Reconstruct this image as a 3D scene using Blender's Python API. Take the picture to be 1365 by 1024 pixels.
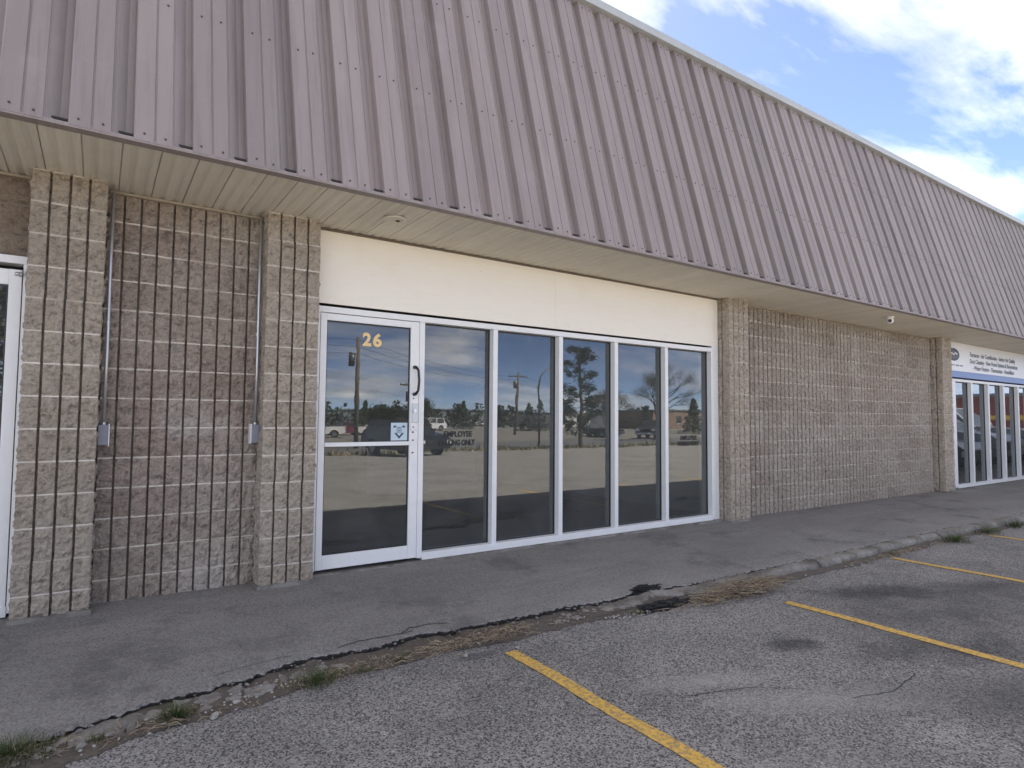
import bpy, bmesh, math, random
from mathutils import Vector, Matrix, noise
R = math.radians
random.seed(11)
for o in list(bpy.data.objects): bpy.data.objects.remove(o)
S = bpy.context.scene
COL = S.collection

# ------------------------------------------------------------------ camera
YAW, PIT, ROL = R(34.2), R(3.1), 0.0079
fw = Vector((math.sin(YAW)*math.cos(PIT), math.cos(YAW)*math.cos(PIT), math.sin(PIT)))
r0 = Vector((math.cos(YAW), -math.sin(YAW), 0)); u0 = r0.cross(fw)
rt = r0*math.cos(ROL)+u0*math.sin(ROL); up = u0*math.cos(ROL)-r0*math.sin(ROL)
cam = bpy.data.cameras.new('camera'); cam.sensor_width = 36; cam.lens = 813/1365*36
cam.clip_start = .05; cam.clip_end = 2500
co = bpy.data.objects.new('camera', cam); COL.objects.link(co)
m = Matrix((rt, up, -fw)).transposed().to_4x4(); m.translation = (0, 0, 1.42); co.matrix_world = m
S.camera = co

# ------------------------------------------------------------------ light
SUN_AZ, SUN_EL = R(33), R(52)
W = bpy.data.worlds.new('World'); S.world = W; W.use_nodes = True
nt = W.node_tree; N = nt.nodes; L = nt.links; N.clear()
def wn(t, **k):
    n = N.new(t)
    for a, b in k.items(): setattr(n, a, b)
    return n
sky = wn('ShaderNodeTexSky', sky_type='NISHITA', sun_disc=False, sun_elevation=SUN_EL, sun_rotation=SUN_AZ,
         altitude=1000, air_density=.31, dust_density=.2, ozone_density=1.2)
tc = wn('ShaderNodeTexCoord'); sp = wn('ShaderNodeSeparateXYZ'); L.new(tc.outputs['Generated'], sp.inputs[0])
def wm(op, a, b=None, c=None):
    n = wn('ShaderNodeMath', operation=op)
    for i, v in enumerate((a, b, c)):
        if v is None: continue
        if isinstance(v, (int, float)): n.inputs[i].default_value = v
        else: L.new(v, n.inputs[i])
    return n.outputs[0]
den = wm('ADD', wm('MAXIMUM', sp.outputs[2], 0.0), .16)
cb = wn('ShaderNodeCombineXYZ'); L.new(wm('DIVIDE', sp.outputs[0], den), cb.inputs[0]); L.new(wm('DIVIDE', sp.outputs[1], den), cb.inputs[1]); cb.inputs[2].default_value = 3.7
mp = wn('ShaderNodeMapping'); L.new(cb.outputs[0], mp.inputs[0]); mp.inputs[1].default_value = (.8, 1.1, 0); mp.inputs[3].default_value = (.8, 1.15, 1)
n1 = wn('ShaderNodeTexNoise'); n1.inputs['Scale'].default_value = 1.0; n1.inputs['Detail'].default_value = 9; n1.inputs['Roughness'].default_value = .58; n1.inputs['Distortion'].default_value = .35
L.new(mp.outputs[0], n1.inputs['Vector'])
rp = wn('ShaderNodeValToRGB'); rp.color_ramp.elements[0].position = .42; rp.color_ramp.elements[1].position = .78
L.new(n1.outputs['Fac'], rp.inputs[0])
mx = wn('ShaderNodeMix', data_type='RGBA'); L.new(wm('MULTIPLY', rp.outputs[0], .93), mx.inputs[0]); L.new(sky.outputs[0], mx.inputs[6]); n2 = wn('ShaderNodeTexNoise'); n2.inputs['Scale'].default_value = 3.1; n2.inputs['Detail'].default_value = 8; L.new(mp.outputs[0], n2.inputs['Vector'])
r2 = wn('ShaderNodeValToRGB'); r2.color_ramp.elements[0].position = .35; r2.color_ramp.elements[1].position = .68; r2.color_ramp.elements[0].color = (3.8, 3.65, 3.45, 1); r2.color_ramp.elements[1].color = (9.6, 9.15, 8.5, 1)
L.new(n2.outputs['Fac'], r2.inputs[0]); L.new(r2.outputs[0], mx.inputs[7])
bg = wn('ShaderNodeBackground'); bg.inputs[1].default_value = .10; L.new(mx.outputs[2], bg.inputs[0])
wo = wn('ShaderNodeOutputWorld'); L.new(bg.outputs[0], wo.inputs[0])
sd = Vector((math.sin(SUN_AZ)*math.cos(SUN_EL), math.cos(SUN_AZ)*math.cos(SUN_EL), math.sin(SUN_EL)))
sl = bpy.data.lights.new('sun', 'SUN'); sl.energy = 5.0; sl.angle = R(.53); sl.color = (1, .95, .87)
so = bpy.data.objects.new('sun', sl); COL.objects.link(so); so.rotation_euler = (-sd).to_track_quat('-Z', 'Y').to_euler(); so.location = (10, 20, 30)
S.view_settings.view_transform = 'Standard'; S.view_settings.look = 'None'; S.view_settings.exposure = 2.44; S.view_settings.gamma = 1
S.view_settings.use_curve_mapping = False
S.view_settings.use_white_balance = True; S.view_settings.white_balance_temperature = 6950; S.view_settings.white_balance_tint = 12
S.render.engine = 'CYCLES'

# ------------------------------------------------------------------ material helpers
class Mat:
    def __init__(s, name, base=(.5, .5, .5), rough=.6, metal=0., spec=.5):
        s.m = bpy.data.materials.new(name); s.m.use_nodes = True; s.t = s.m.node_tree; s.n = s.t.nodes; s.l = s.t.links
        s.b = s.n['Principled BSDF']; s.out = s.n['Material Output']
        s.b.inputs['Base Color'].default_value = (*base, 1); s.b.inputs['Roughness'].default_value = rough
        s.b.inputs['Metallic'].default_value = metal; s.b.inputs['Specular IOR Level'].default_value = spec
        g = s.n.new('ShaderNodeNewGeometry'); s.pos = g.outputs['Position']
        tcn = s.n.new('ShaderNodeTexCoord'); s.obj = tcn.outputs['Object']
        oi = s.n.new('ShaderNodeObjectInfo'); s.rnd = oi.outputs['Random']
    def put(s, sock, v):
        if isinstance(v, (int, float)): sock.default_value = v
        elif isinstance(v, tuple): sock.default_value = v if len(v) == 4 or sock.type == 'VECTOR' else (*v, 1)
        else: s.l.new(v, sock)
    def math(s, op, a, b=None, c=None, clamp=False):
        n = s.n.new('ShaderNodeMath'); n.operation = op; n.use_clamp = clamp
        for i, v in enumerate((a, b, c)):
            if v is not None: s.put(n.inputs[i], v)
        return n.outputs[0]
    def noise(s, scale, detail=4, rough=.55, vec=None, stretch=None, dist=0, offset=None):
        n = s.n.new('ShaderNodeTexNoise'); n.inputs['Scale'].default_value = scale; n.inputs['Detail'].default_value = detail
        n.inputs['Roughness'].default_value = rough; n.inputs['Distortion'].default_value = dist
        v = vec or s.pos
        if stretch or offset:
            mm = s.n.new('ShaderNodeMapping'); s.l.new(v, mm.inputs[0])
            if stretch: mm.inputs[3].default_value = stretch
            if offset: mm.inputs[1].default_value = offset
            v = mm.outputs[0]
        s.l.new(v, n.inputs['Vector']); return n.outputs['Fac']
    def voro(s, scale, feature='F1', out='Distance', vec=None, rand=1):
        n = s.n.new('ShaderNodeTexVoronoi'); n.feature = feature; n.inputs['Scale'].default_value = scale; n.inputs['Randomness'].default_value = rand
        s.l.new(vec or s.pos, n.inputs['Vector']); return n.outputs[out]
    def ramp(s, f, *st):
        n = s.n.new('ShaderNodeValToRGB'); e = n.color_ramp.elements
        while len(e) < len(st): e.new(.5)
        for i, (p, c) in enumerate(st):
            e[i].position = p; e[i].color = (c, c, c, 1) if isinstance(c, (int, float)) else (*c, 1)
        s.l.new(f, n.inputs[0]); return n.outputs[0]
    def mix(s, f, a, b, mode='MIX'):
        n = s.n.new('ShaderNodeMix'); n.data_type = 'RGBA'; n.blend_type = mode; n.clamp_factor = True
        s.put(n.inputs[0], f); s.put(n.inputs[6], a); s.put(n.inputs[7], b); return n.outputs[2]
    def val(s, c, f):   # multiply a colour by a scalar
        n = s.n.new('ShaderNodeHueSaturation'); s.put(n.inputs['Value'], f); s.put(n.inputs['Color'], c); return n.outputs[0]
    def color(s, c): s.put(s.b.inputs['Base Color'], c)
    def rough(s, c): s.put(s.b.inputs['Roughness'], c)
    def bump(s, h, strength=.4, dist=.01):
        n = s.n.new('ShaderNodeBump'); n.inputs['Strength'].default_value = strength; n.inputs['Distance'].default_value = dist
        s.l.new(h, n.inputs['Height']); s.l.new(n.outputs[0], s.b.inputs['Normal'])
    def ellipse(s, cx, cy, rx, ry, rot=0, soft=.6, wob=.35, wsc=5):
        x = s.n.new('ShaderNodeSeparateXYZ'); s.l.new(s.pos, x.inputs[0])
        dx = s.math('SUBTRACT', x.outputs[0], cx); dy = s.math('SUBTRACT', x.outputs[1], cy)
        c, q = math.cos(rot), math.sin(rot)
        u = s.math('DIVIDE', s.math('ADD', s.math('MULTIPLY', dx, c), s.math('MULTIPLY', dy, q)), rx)
        v = s.math('DIVIDE', s.math('SUBTRACT', s.math('MULTIPLY', dy, c), s.math('MULTIPLY', dx, q)), ry)
        d = s.math('SQRT', s.math('ADD', s.math('MULTIPLY', u, u), s.math('MULTIPLY', v, v)))
        d = s.math('ADD', d, s.math('MULTIPLY', s.math('SUBTRACT', s.noise(wsc, 5), .5), wob*2))
        return s.math('SUBTRACT', 1, s.math('DIVIDE', s.math('SUBTRACT', d, 1-soft), soft, clamp=True), clamp=True)
def simple(name, base, rough=.6, metal=0., var=.12, scale=6, spec=.5, objrand=0.):
    k = Mat(name, base, rough, metal, spec)
    f = k.math('ADD', 1-var, k.math('MULTIPLY', k.noise(scale, 5), 2*var))
    if objrand: f = k.math('MULTIPLY', f, k.math('ADD', 1-objrand, k.math('MULTIPLY', k.rnd, 2*objrand)))
    k.color(k.val(base, f)); return k.m

# asphalt of the lot: worn, exposed stones, oil drips, pale scuffs
def lot_mat():
    k = Mat('lot_asphalt', rough=.9, spec=.25)
    big = k.noise(.55, 6, .6); mid = k.noise(2.6, 8, .68); fine = k.noise(38, 5, .75)
    v = k.voro(128, out='Color'); vd = k.voro(128)
    base = k.mix(k.ramp(big, (.35, 0.), (.65, 1.)), (.180, .172, .160), (.290, .277, .260))
    base = k.mix(k.ramp(mid, (.42, .0), (.66, .7)), base, (.33, .315, .295))
    st = k.n.new('ShaderNodeSeparateColor'); k.l.new(v, st.inputs[0])
    stone = k.math('MULTIPLY', k.ramp(st.outputs[0], (.50, 0.), (.85, 1.)), k.ramp(vd, (.35, 1.), (.65, 0.)))
    base = k.mix(k.math('MULTIPLY', stone, .75), base, k.mix(st.outputs[1], (.30, .285, .265), (.60, .57, .52)))
    dk = k.math('MULTIPLY', k.ramp(st.outputs[2], (.55, 0.), (.85, 1.)), .82)
    base = k.mix(dk, base, (.035, .035, .038))
    base = k.val(base, k.math('ADD', .26, k.math('MULTIPLY', fine, 1.7)))
    pale = k.math('MAXIMUM', k.ellipse(2.78, 2.2, .5, .13, R(-22), 1., .6, 4), k.math('MAXIMUM', k.ellipse(3.1, 1.75, .75, .22, R(-28), 1., .6, 3), k.ellipse(2.2, 1.3, .8, .35, R(-15), 1., .6, 3)))
    base = k.mix(k.math('MULTIPLY', pale, .55), base, (.44, .425, .405))
    oil = k.math('MAXIMUM', k.ellipse(5.5, 2.45, .85, .24, R(-30), .55, .8, 3.3), k.math('MAXIMUM', k.ellipse(3.72, 2.25, .24, .14, R(-20), .6, .7, 6), k.math('MAXIMUM', k.ellipse(4.5, 1.6, .9, .35, R(-25), 1., 1.1, 3.5), k.ellipse(6.4, 2.1, .8, .2, R(-25), 1., 1.1, 4))))
    oil = k.math('MULTIPLY', oil, k.ramp(k.noise(16, 6, .75), (.3, .45), (.6, 1.)))
    base = k.mix(k.math('MULTIPLY', oil, .8), base, (.040, .038, .037))
    worn = k.math('MAXIMUM', k.ellipse(5.6, 2.0, 2.2, .9, R(-8), 1., .5, 1.5), k.ellipse(4.2, 1.1, 1.5, .4, R(-25), 1., .6, 2.)); base = k.mix(k.math('MULTIPLY', worn, k.ramp(k.noise(4, 6, .7), (.3, .35), (.6, .85))), base, (.075, .073, .074))
    tar = k.math('MULTIPLY', k.ellipse(1.92, 3.18, .20, .06, R(-5), .5, .2, 9), .55)
    base = k.mix(tar, base, (.07, .07, .085))
    k.color(base)
    h = k.math('ADD', k.math('MULTIPLY', vd, -.8), k.math('MULTIPLY', fine, .6))
    k.bump(h, .9, .008); return k.m
def walk_mat():
    k = Mat('walk_asphalt', rough=.88, spec=.25)
    big = k.noise(.8, 5, stretch=(1, 2.2, 1)); fine = k.noise(60, 5, .78)
    v = k.voro(125, out='Color'); vd = k.voro(125)
    st = k.n.new('ShaderNodeSeparateColor'); k.l.new(v, st.inputs[0])
    base = k.mix(k.ramp(big, (.33, 0.), (.68, 1.)), (.200, .189, .176), (.265, .251, .234))
    str_ = k.noise(2.5, 5, stretch=(.5, 5, 1)); base = k.mix(k.ramp(str_, (.45, 0.), (.8, .5)), base, (.165, .155, .144))
    s1 = k.math('MULTIPLY', k.ramp(st.outputs[0], (.75, 0.), (.97, 1.)), .5)
    x = k.n.new('ShaderNodeSeparateXYZ'); k.l.new(k.pos, x.inputs[0])
    worn = k.math('MULTIPLY', k.math('MULTIPLY_ADD', x.outputs[1], -1.6, 6.6, clamp=True), k.ramp(k.noise(7, 5), (.4, 0.), (.62, 1.)))   # ravelled strip next to the kerb
    s1 = k.math('ADD', s1, k.math('MULTIPLY', worn, k.ramp(st.outputs[1], (.45, 0.), (.8, .9))))
    base = k.mix(s1, base, (.27, .26, .245))
    dk = k.math('MULTIPLY', k.ramp(st.outputs[2], (.6, 0.), (.9, 1.)), .42); base = k.mix(dk, base, (.07, .066, .062))
    base = k.mix(k.ramp(k.noise(1.6, 8, .7, offset=(4, 4, 0)), (.54, 0.), (.66, .75)), base, (.125, .117, .11))
    base = k.val(base, k.math('ADD', .36, k.math('MULTIPLY', fine, 1.6)))
    k.color(base); k.bump(k.math('ADD', k.math('MULTIPLY', vd, -.6), fine), .9, .007); return k.m
def block_mat(name, c1, c2, c3, chip_shade_amt=1., grain=1.15):
    k = Mat(name, rough=.92, spec=.2)
    reg = k.noise(1.1, 4, .6); sp_ = k.noise(70, 5, .75); mid = k.noise(9, 5, .6)
    f = k.math('ADD', k.math('MULTIPLY', k.ramp(reg, (.35, 0.), (.65, 1.)), .55), k.math('MULTIPLY', k.rnd, .45))
    c = k.mix(f, c1, c2)
    c = k.mix(k.ramp(k.noise(1.9, 5, offset=(7, 3, 1)), (.56, 0.), (.7, .75)), c, c3)
    c = k.val(c, k.math('ADD', .24+(1.15-grain)*.5, k.math('ADD', k.math('MULTIPLY', sp_, grain*1.15), k.math('MULTIPLY', k.noise(24, 5, .65, stretch=(1, 1, 1.7)), .65))))
    chip_shade = k.ramp(k.noise(17, 6, .72, stretch=(1, 1, 1.5), offset=(3, 8, 5)), (.50, 0.), (.63, .62*chip_shade_amt)); c = k.mix(chip_shade, c, k.val(c, .40))  # shading of the split-face relief painted into the colour as darker spots
    k.color(c); k.bump(k.math('ADD', sp_, k.math('MULTIPLY', k.noise(36, 6, .75), 1.6)), 1., .022); return k.m
def fascia_mat():
    k = Mat('fascia_paint', rough=.55, spec=.35)
    stn = k.noise(5, 5, stretch=(1.5, .25, .25)); fine = k.noise(130, 3)
    c = k.mix(stn, (.222, .190, .183), (.295, .255, .245))
    c = k.val(c, k.math('MULTIPLY', k.math('ADD', .9, k.math('MULTIPLY', k.rnd, .2)), k.math('ADD', .92, k.math('MULTIPLY', fine, .16))))
    sx = k.n.new('ShaderNodeSeparateXYZ'); k.l.new(k.pos, sx.inputs[0]); wn_ = k.n.new('ShaderNodeTexWhiteNoise'); wn_.noise_dimensions = '1D'
    k.l.new(k.math('FLOOR', k.math('DIVIDE', k.math('ADD', sx.outputs[0], 20.02), .8985)), wn_.inputs['W'])
    c = k.val(c, k.math('ADD', .93, k.math('MULTIPLY', wn_.outputs['Value'], .14)))
    run = k.ramp(k.noise(9, 6, .7, stretch=(3, .12, .12), offset=(1, 1, 1)), (.50, 0.), (.72, .6)); c = k.mix(run, c, (.165, .147, .138))
    c = k.mix(k.ramp(k.noise(2.2, 6, .6, offset=(2, 9, 4)), (.58, 0.), (.75, .35)), c, (.34, .305, .295))
    k.color(c); k.bump(k.noise(2.6, 3, stretch=(1.6, .8, .8)), .22, .03); return k.m
def soffit_mat():
    k = Mat('soffit_paint', rough=.6, spec=.3)
    st = k.noise(3, 5, stretch=(2, .6, 1)); c = k.mix(st, (.585, .545, .46), (.66, .62, .53))
    c = k.val(c, k.math('ADD', .95, k.math('MULTIPLY', k.rnd, .10)))
    x = k.ramp(k.noise(5, 5, offset=(3, 3, 3)), (.55, 0.), (.8, .5)); c = k.mix(k.math('MULTIPLY', x, .6), c, (.42, .38, .30)); k.color(c); return k.m
def panel_mat():
    k = Mat('cream_paint', rough=.6, spec=.3)
    gr = k.noise(7, 6, .7, stretch=(.5, 1, 5)); c = k.mix(gr, (.80, .745, .64), (.88, .84, .755))
    c = k.mix(k.ramp(k.noise(2.0, 5, offset=(1, 5, 2)), (.55, 0.), (.8, .45)), c, (.74, .65, .50))
    c = k.mix(k.ramp(k.noise(38, 3, offset=(1, 1, 8)), (.745, 0.), (.77, .7)), c, (.35, .30, .25))
    k.color(c); k.bump(k.noise(24, 6, .75, stretch=(.35, 1, 4)), .25, .004); return k.m
def white_mat():
    k = Mat('white_aluminium', rough=.42, spec=.4)
    c = k.mix(k.noise(8, 6, .6), (.73, .73, .72), (.82, .82, .80))
    c = k.mix(k.ramp(k.noise(60, 5, .6), (.68, 0.), (.74, .8)), c, (.42, .41, .39))
    c = k.mix(k.ramp(k.noise(4, 6, .7, stretch=(3, 3, .6), offset=(4, 1, 1)), (.6, 0.), (.85, .5)), c, (.56, .55, .52))
    k.color(c); return k.m
def glass_mat(name='tinted_glass', tint=(.34, .37, .36), ior=1.88, haze=.085):
    k = Mat(name); t = k.n.new('ShaderNodeBsdfTransparent'); t.inputs[0].default_value = (*tint, 1)
    g = k.n.new('ShaderNodeBsdfGlossy'); g.inputs['Roughness'].default_value = 0.0; g.inputs['Color'].default_value = (.93, .97, 1, 1)
    f = k.n.new('ShaderNodeFresnel'); f.inputs[0].default_value = ior; gm_ = k.n.new('ShaderNodeNewGeometry'); front = k.math('SUBTRACT', 1, gm_.outputs['Backfacing'])
    k.l.new(k.mix(gm_.outputs['Backfacing'], tint, (1, 1, 1)), t.inputs[0])
    bp = k.n.new('ShaderNodeBump'); bp.inputs['Strength'].default_value = .022; bp.inputs['Distance'].default_value = .02
    k.l.new(k.noise(1.7, 3), bp.inputs['Height']); k.l.new(bp.outputs[0], g.inputs['Normal'])
    df = k.n.new('ShaderNodeBsdfDiffuse'); df.inputs[0].default_value = (.55, .57, .55, 1); dx_ = k.n.new('ShaderNodeMixShader')  # pale diffuse haze added over the pane to lift dark reflections
    k.l.new(k.math('MULTIPLY', k.ramp(k.noise(3.5, 6, .65, stretch=(1, 1, .5)), (.25, .3), (.8, 1.)), haze), dx_.inputs[0]); k.l.new(t.outputs[0], dx_.inputs[1]); k.l.new(df.outputs[0], dx_.inputs[2])
    x = k.n.new('ShaderNodeMixShader'); k.l.new(k.math('MULTIPLY', f.outputs[0], front), x.inputs[0]); k.l.new(dx_.outputs[0], x.inputs[1]); k.l.new(g.outputs[0], x.inputs[2])
    k.l.new(x.outputs[0], k.out.inputs[0]); return k.m
def yellow_mat():
    k = Mat('yellow_paint', rough=.8, spec=.2)
    w = k.ramp(k.noise(42, 6, .75), (.45, 0.), (.60, 1.)); v = k.voro(95)
    w = k.math('MAXIMUM', k.math('MULTIPLY', w, .75), k.ramp(k.noise(6, 5, .7, offset=(3, 1, 0)), (.62, 0.), (.72, .7)))
    c = k.mix(w, k.mix(k.noise(9), (.66, .39, .07), (.78, .50, .13)), (.19, .17, .14))
    k.color(c); k.bump(k.math('ADD', k.math('MULTIPLY', v, -.8), k.noise(60)), .6, .006); return k.m
def kerb_mat():
    k = Mat('kerb_concrete', rough=.95, spec=.2)
    c = k.mix(k.noise(9, 6, .65), (.17, .158, .14), (.40, .38, .345)); c = k.mix(k.ramp(k.noise(3, 6, .7, offset=(2, 2, 2)), (.44, 0.), (.62, .8)), c, (.12, .108, .09))
    c = k.mix(k.ramp(k.voro(60, out='Distance'), (.0, .5), (.3, 0.)), c, (.2, .19, .18))
    k.color(c); k.bump(k.math('ADD', k.noise(40, 6, .75), k.noise(140, 3)), .8, .008); return k.m
def grass_mat(name, a, b):
    k = Mat(name, rough=.7, spec=.25); x = k.n.new('ShaderNodeSeparateXYZ'); k.l.new(k.obj, x.inputs[0])
    f = k.noise(45, 3); k.color(k.mix(k.ramp(f, (.35, 0.), (.65, 1.)), a, b)); return k.m

def mortar_mat():
    k = Mat('mortar', rough=.95, spec=.2)
    f = k.ramp(k.noise(2.4, 6, .7, offset=(5, 2, 9)), (.36, 0.), (.56, 1.)); c = k.mix(f, (.40, .335, .275), (.60, .555, .485))
    k.color(k.val(c, k.math('ADD', .7, k.math('MULTIPLY', k.noise(50, 4), .6)))); return k.m
M = dict(
 lot=lot_mat(), walk=walk_mat(), wall=block_mat('block_brown', (.355, .285, .235), (.475, .41, .35), (.55, .50, .44)),
 tan=block_mat('block_tan', (.42, .355, .285), (.535, .47, .39), (.47, .395, .32)),
 rwall=block_mat('block_grey_tan', (.35, .295, .245), (.465, .41, .35), (.51, .465, .405), .5, .8),
 cmu=block_mat('block_plain', (.30, .235, .18), (.35, .28, .22), (.27, .21, .16)),
 mortar=mortar_mat(), gmortar=simple('groove_mortar', (.28, .25, .22), .95, var=.25, scale=30),
 fascia=fascia_mat(), soffit=soffit_mat(), cream=panel_mat(), white=white_mat(), glass=glass_mat(),
 coping=simple('coping_metal', (.40, .42, .415), .45, .2, .1, 5), screw=simple('screw_head', (.08, .075, .075), .5, .6),
 yellow=yellow_mat(), kerb=kerb_mat(), steel=simple('galvanised_steel', (.50, .51, .52), .4, .7, .15, 14), boxgrey=simple('box_grey', (.20, .21, .235), .5, .3, .15, 20),
 black=simple('black_plastic', (.018, .018, .019), .4), dark=simple('dark_gap', (.03, .028, .026), .9), trim=simple('trim_paint', (.34, .295, .23), .7, var=.25, scale=9), brown=simple('brown_trim', (.135, .105, .08), .7, var=.25, scale=9),
 interior=simple('interior_paint', (.55, .55, .53), .8), floor=simple('interior_floor', (.10, .10, .10), .6), roof=simple('roof_gravel', (.2, .2, .2), .9),
 gold=simple('gold_vinyl', (.72, .50, .22), .4, .3), blackv=simple('black_vinyl', (.012, .012, .013), .5), sticker=simple('pale_blue_vinyl', (.48, .60, .66), .4), navy=simple('navy_vinyl', (.015, .03, .07), .4),
 signw=simple('sign_white', (.80, .80, .80), .4, var=.04), signb=simple('sign_blue', (.13, .22, .46), .4, var=.05), greyt=simple('grey_letter', (.10, .11, .13), .5),
 dirt=simple('dirt', (.105, .088, .072), .95, var=.6, scale=38), stone=simple('pale_stone', (.40, .375, .34), .9, var=.6, scale=34, objrand=.2), broken=simple('broken_asphalt', (.062, .059, .056), .95, var=.6, scale=70), patch=simple('cold_patch_asphalt', (.010, .010, .011), .85, var=.4, scale=60),
 grass=grass_mat('grass_blade', (.030, .055, .016), (.085, .115, .040)), dry=grass_mat('dry_blade', (.24, .19, .12), (.40, .33, .22)), twig=grass_mat('dry_twig', (.10, .065, .05), (.26, .195, .15)),
 pine=grass_mat('pine_tuft', (.035, .062, .033), (.085, .12, .06)), needle=grass_mat('pine_needle', (.035, .052, .034), (.085, .10, .065)), bark=simple('bark', (.10, .075, .055), .9, var=.3, scale=12), leaf=grass_mat('young_leaf', (.06, .085, .03), (.12, .14, .06)),
 bud=grass_mat('bud', (.16, .12, .085), (.24, .19, .14)), wood=simple('pole_wood', (.12, .095, .07), .9, var=.3, scale=9), galv=simple('lamp_steel', (.12, .12, .125), .5, .5),
 verge=simple('verge_grass', (.115, .105, .055), .95, var=.45, scale=3), road=simple('road_asphalt', (.11, .11, .112), .9, var=.2, scale=1.5), gravel=simple('gravel_yard', (.17, .16, .145), .95, var=.25, scale=1.2),
 tyre=simple('tyre_rubber', (.016, .016, .017), .85), rim=simple('wheel_rim', (.35, .36, .37), .35, .8), cglass=glass_mat('car_glass', (.05, .055, .06), 1.7), lamp=simple('headlight_lens', (.75, .77, .8), .15, .2), red=simple('tail_light', (.30, .02, .02), .3),
 chrome=simple('chrome_trim', (.6, .61, .62), .2, .9), maroonb=simple('maroon_siding', (.20, .045, .04), .6, var=.2), yellowb=simple('yellow_band', (.62, .40, .03), .6), bwhite=simple('white_siding', (.6, .6, .58), .7), bgrey=simple('grey_siding', (.16, .19, .20), .7), bbrown=simple('brown_siding', (.22, .15, .11), .7),
)
def paint(name, c, r=.22): 
    k = Mat(name, c, r); k.b.inputs['Coat Weight'].default_value = .6; k.b.inputs['Coat Roughness'].default_value = .06; return k.m

# ------------------------------------------------------------------ mesh helpers
class MB:
    def __init__(s): s.v = []; s.f = []; s.mi = []
    def quad(s, a, b, c, d, mi=0):
        n = len(s.v); s.v += [tuple(a), tuple(b), tuple(c), tuple(d)]; s.f.append((n, n+1, n+2, n+3)); s.mi.append(mi)
    def tri(s, a, b, c, mi=0):
        n = len(s.v); s.v += [tuple(a), tuple(b), tuple(c)]; s.f.append((n, n+1, n+2)); s.mi.append(mi)
    def box(s, x0, x1, y0, y1, z0, z1, mi=0, bev=0.):
        if bev > 0:
            bm = bmesh.new(); bmesh.ops.create_cube(bm, size=1)
            for v in bm.verts: v.co = Vector(((x0+x1)/2+v.co.x*(x1-x0), (y0+y1)/2+v.co.y*(y1-y0), (z0+z1)/2+v.co.z*(z1-z0)))
            bmesh.ops.bevel(bm, geom=bm.edges[:], offset=bev, segments=2, affect='EDGES', profile=.6)
            s.bm(bm, mi); return s
        n = len(s.v); s.v += [(x, y, z) for z in (z0, z1) for y in (y0, y1) for x in (x0, x1)]
        for q in ((0, 2, 3, 1), (4, 5, 7, 6), (0, 1, 5, 4), (2, 6, 7, 3), (0, 4, 6, 2), (1, 3, 7, 5)): s.f.append(tuple(n+i for i in q)); s.mi.append(mi)
        return s
    def bm(s, bm, mi=0):
        n = len(s.v); bm.verts.index_update(); s.v += [tuple(v.co) for v in bm.verts]
        for f in bm.faces: s.f.append(tuple(n+v.index for v in f.verts)); s.mi.append(mi)
        bm.free()
    def tube(s, pts, rad, seg=8, mi=0, cap=True):
        pts = [Vector(p) for p in pts]; rad = rad if isinstance(rad, (list, tuple)) else [rad]*len(pts); rings = []
        for i, p in enumerate(pts):
            d = (pts[min(i+1, len(pts)-1)]-pts[max(i-1, 0)]).normalized(); a = d.orthogonal().normalized() if i == 0 else (a-d*a.dot(d)).normalized(); b = d.cross(a)
            n = len(s.v); rings.append(n); s.v += [tuple(p+(a*math.cos(t)+b*math.sin(t))*rad[i]) for t in (2*math.pi*k/seg for k in range(seg))]
        for q in range(len(rings)-1):
            for k in range(seg):
                s.f.append((rings[q]+k, rings[q]+(k+1) % seg, rings[q+1]+(k+1) % seg, rings[q+1]+k)); s.mi.append(mi)
        if cap:
            s.f.append(tuple(rings[0]+k for k in reversed(range(seg)))); s.mi.append(mi); s.f.append(tuple(rings[-1]+k for k in range(seg))); s.mi.append(mi)
        return s
    def mesh(s, name, mats, smooth=False):
        me = bpy.data.meshes.new(name); me.from_pydata(s.v, [], s.f)
        for x in (mats if isinstance(mats, (list, tuple)) else [mats]): me.materials.append(x)
        me.polygons.foreach_set('material_index', s.mi)
        if smooth: me.polygons.foreach_set('use_smooth', [True]*len(s.f))
        me.update(); return me
    def build(s, name, mats, parent=None, smooth=False, loc=None, rz=0): return add(name, s.mesh(name, mats, smooth), parent, loc, rz)
def add(name, me, parent=None, loc=None, rz=0):
    o = bpy.data.objects.new(name, me); COL.objects.link(o); o.parent = parent
    if loc is not None: o.location = loc
    if rz: o.rotation_euler.z = rz
    return o
def tag(o, label=None, cat=None, group=None, kind=None):
    for a, b in (('label', label), ('category', cat), ('group', group), ('kind', kind)):
        if b: o[a] = b
    return o
def box(name, mat, parent, *d, bev=0.): return MB().box(*d, bev=bev).build(name, mat, parent)
def thing(name, label, cat, loc=(0, 0, 0), rz=0, group=None):
    o = bpy.data.objects.new(name, None); COL.objects.link(o); o.location = loc; o.rotation_euler.z = rz; o.empty_display_size = .2
    return tag(o, label, cat, group)
def text_mesh(txt, size, thick=0., ext=.0008, align='LEFT'):
    c = bpy.data.curves.new('t', 'FONT'); c.body = txt; c.size = size; c.offset = thick; c.extrude = ext; c.align_x = align; c.resolution_u = 3
    o = bpy.data.objects.new('t', c); COL.objects.link(o); dg = bpy.context.evaluated_depsgraph_get()
    me = bpy.data.meshes.new_from_object(o.evaluated_get(dg)); bpy.data.objects.remove(o); me.transform(Matrix.Rotation(R(90), 4, 'X')); return me
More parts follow.
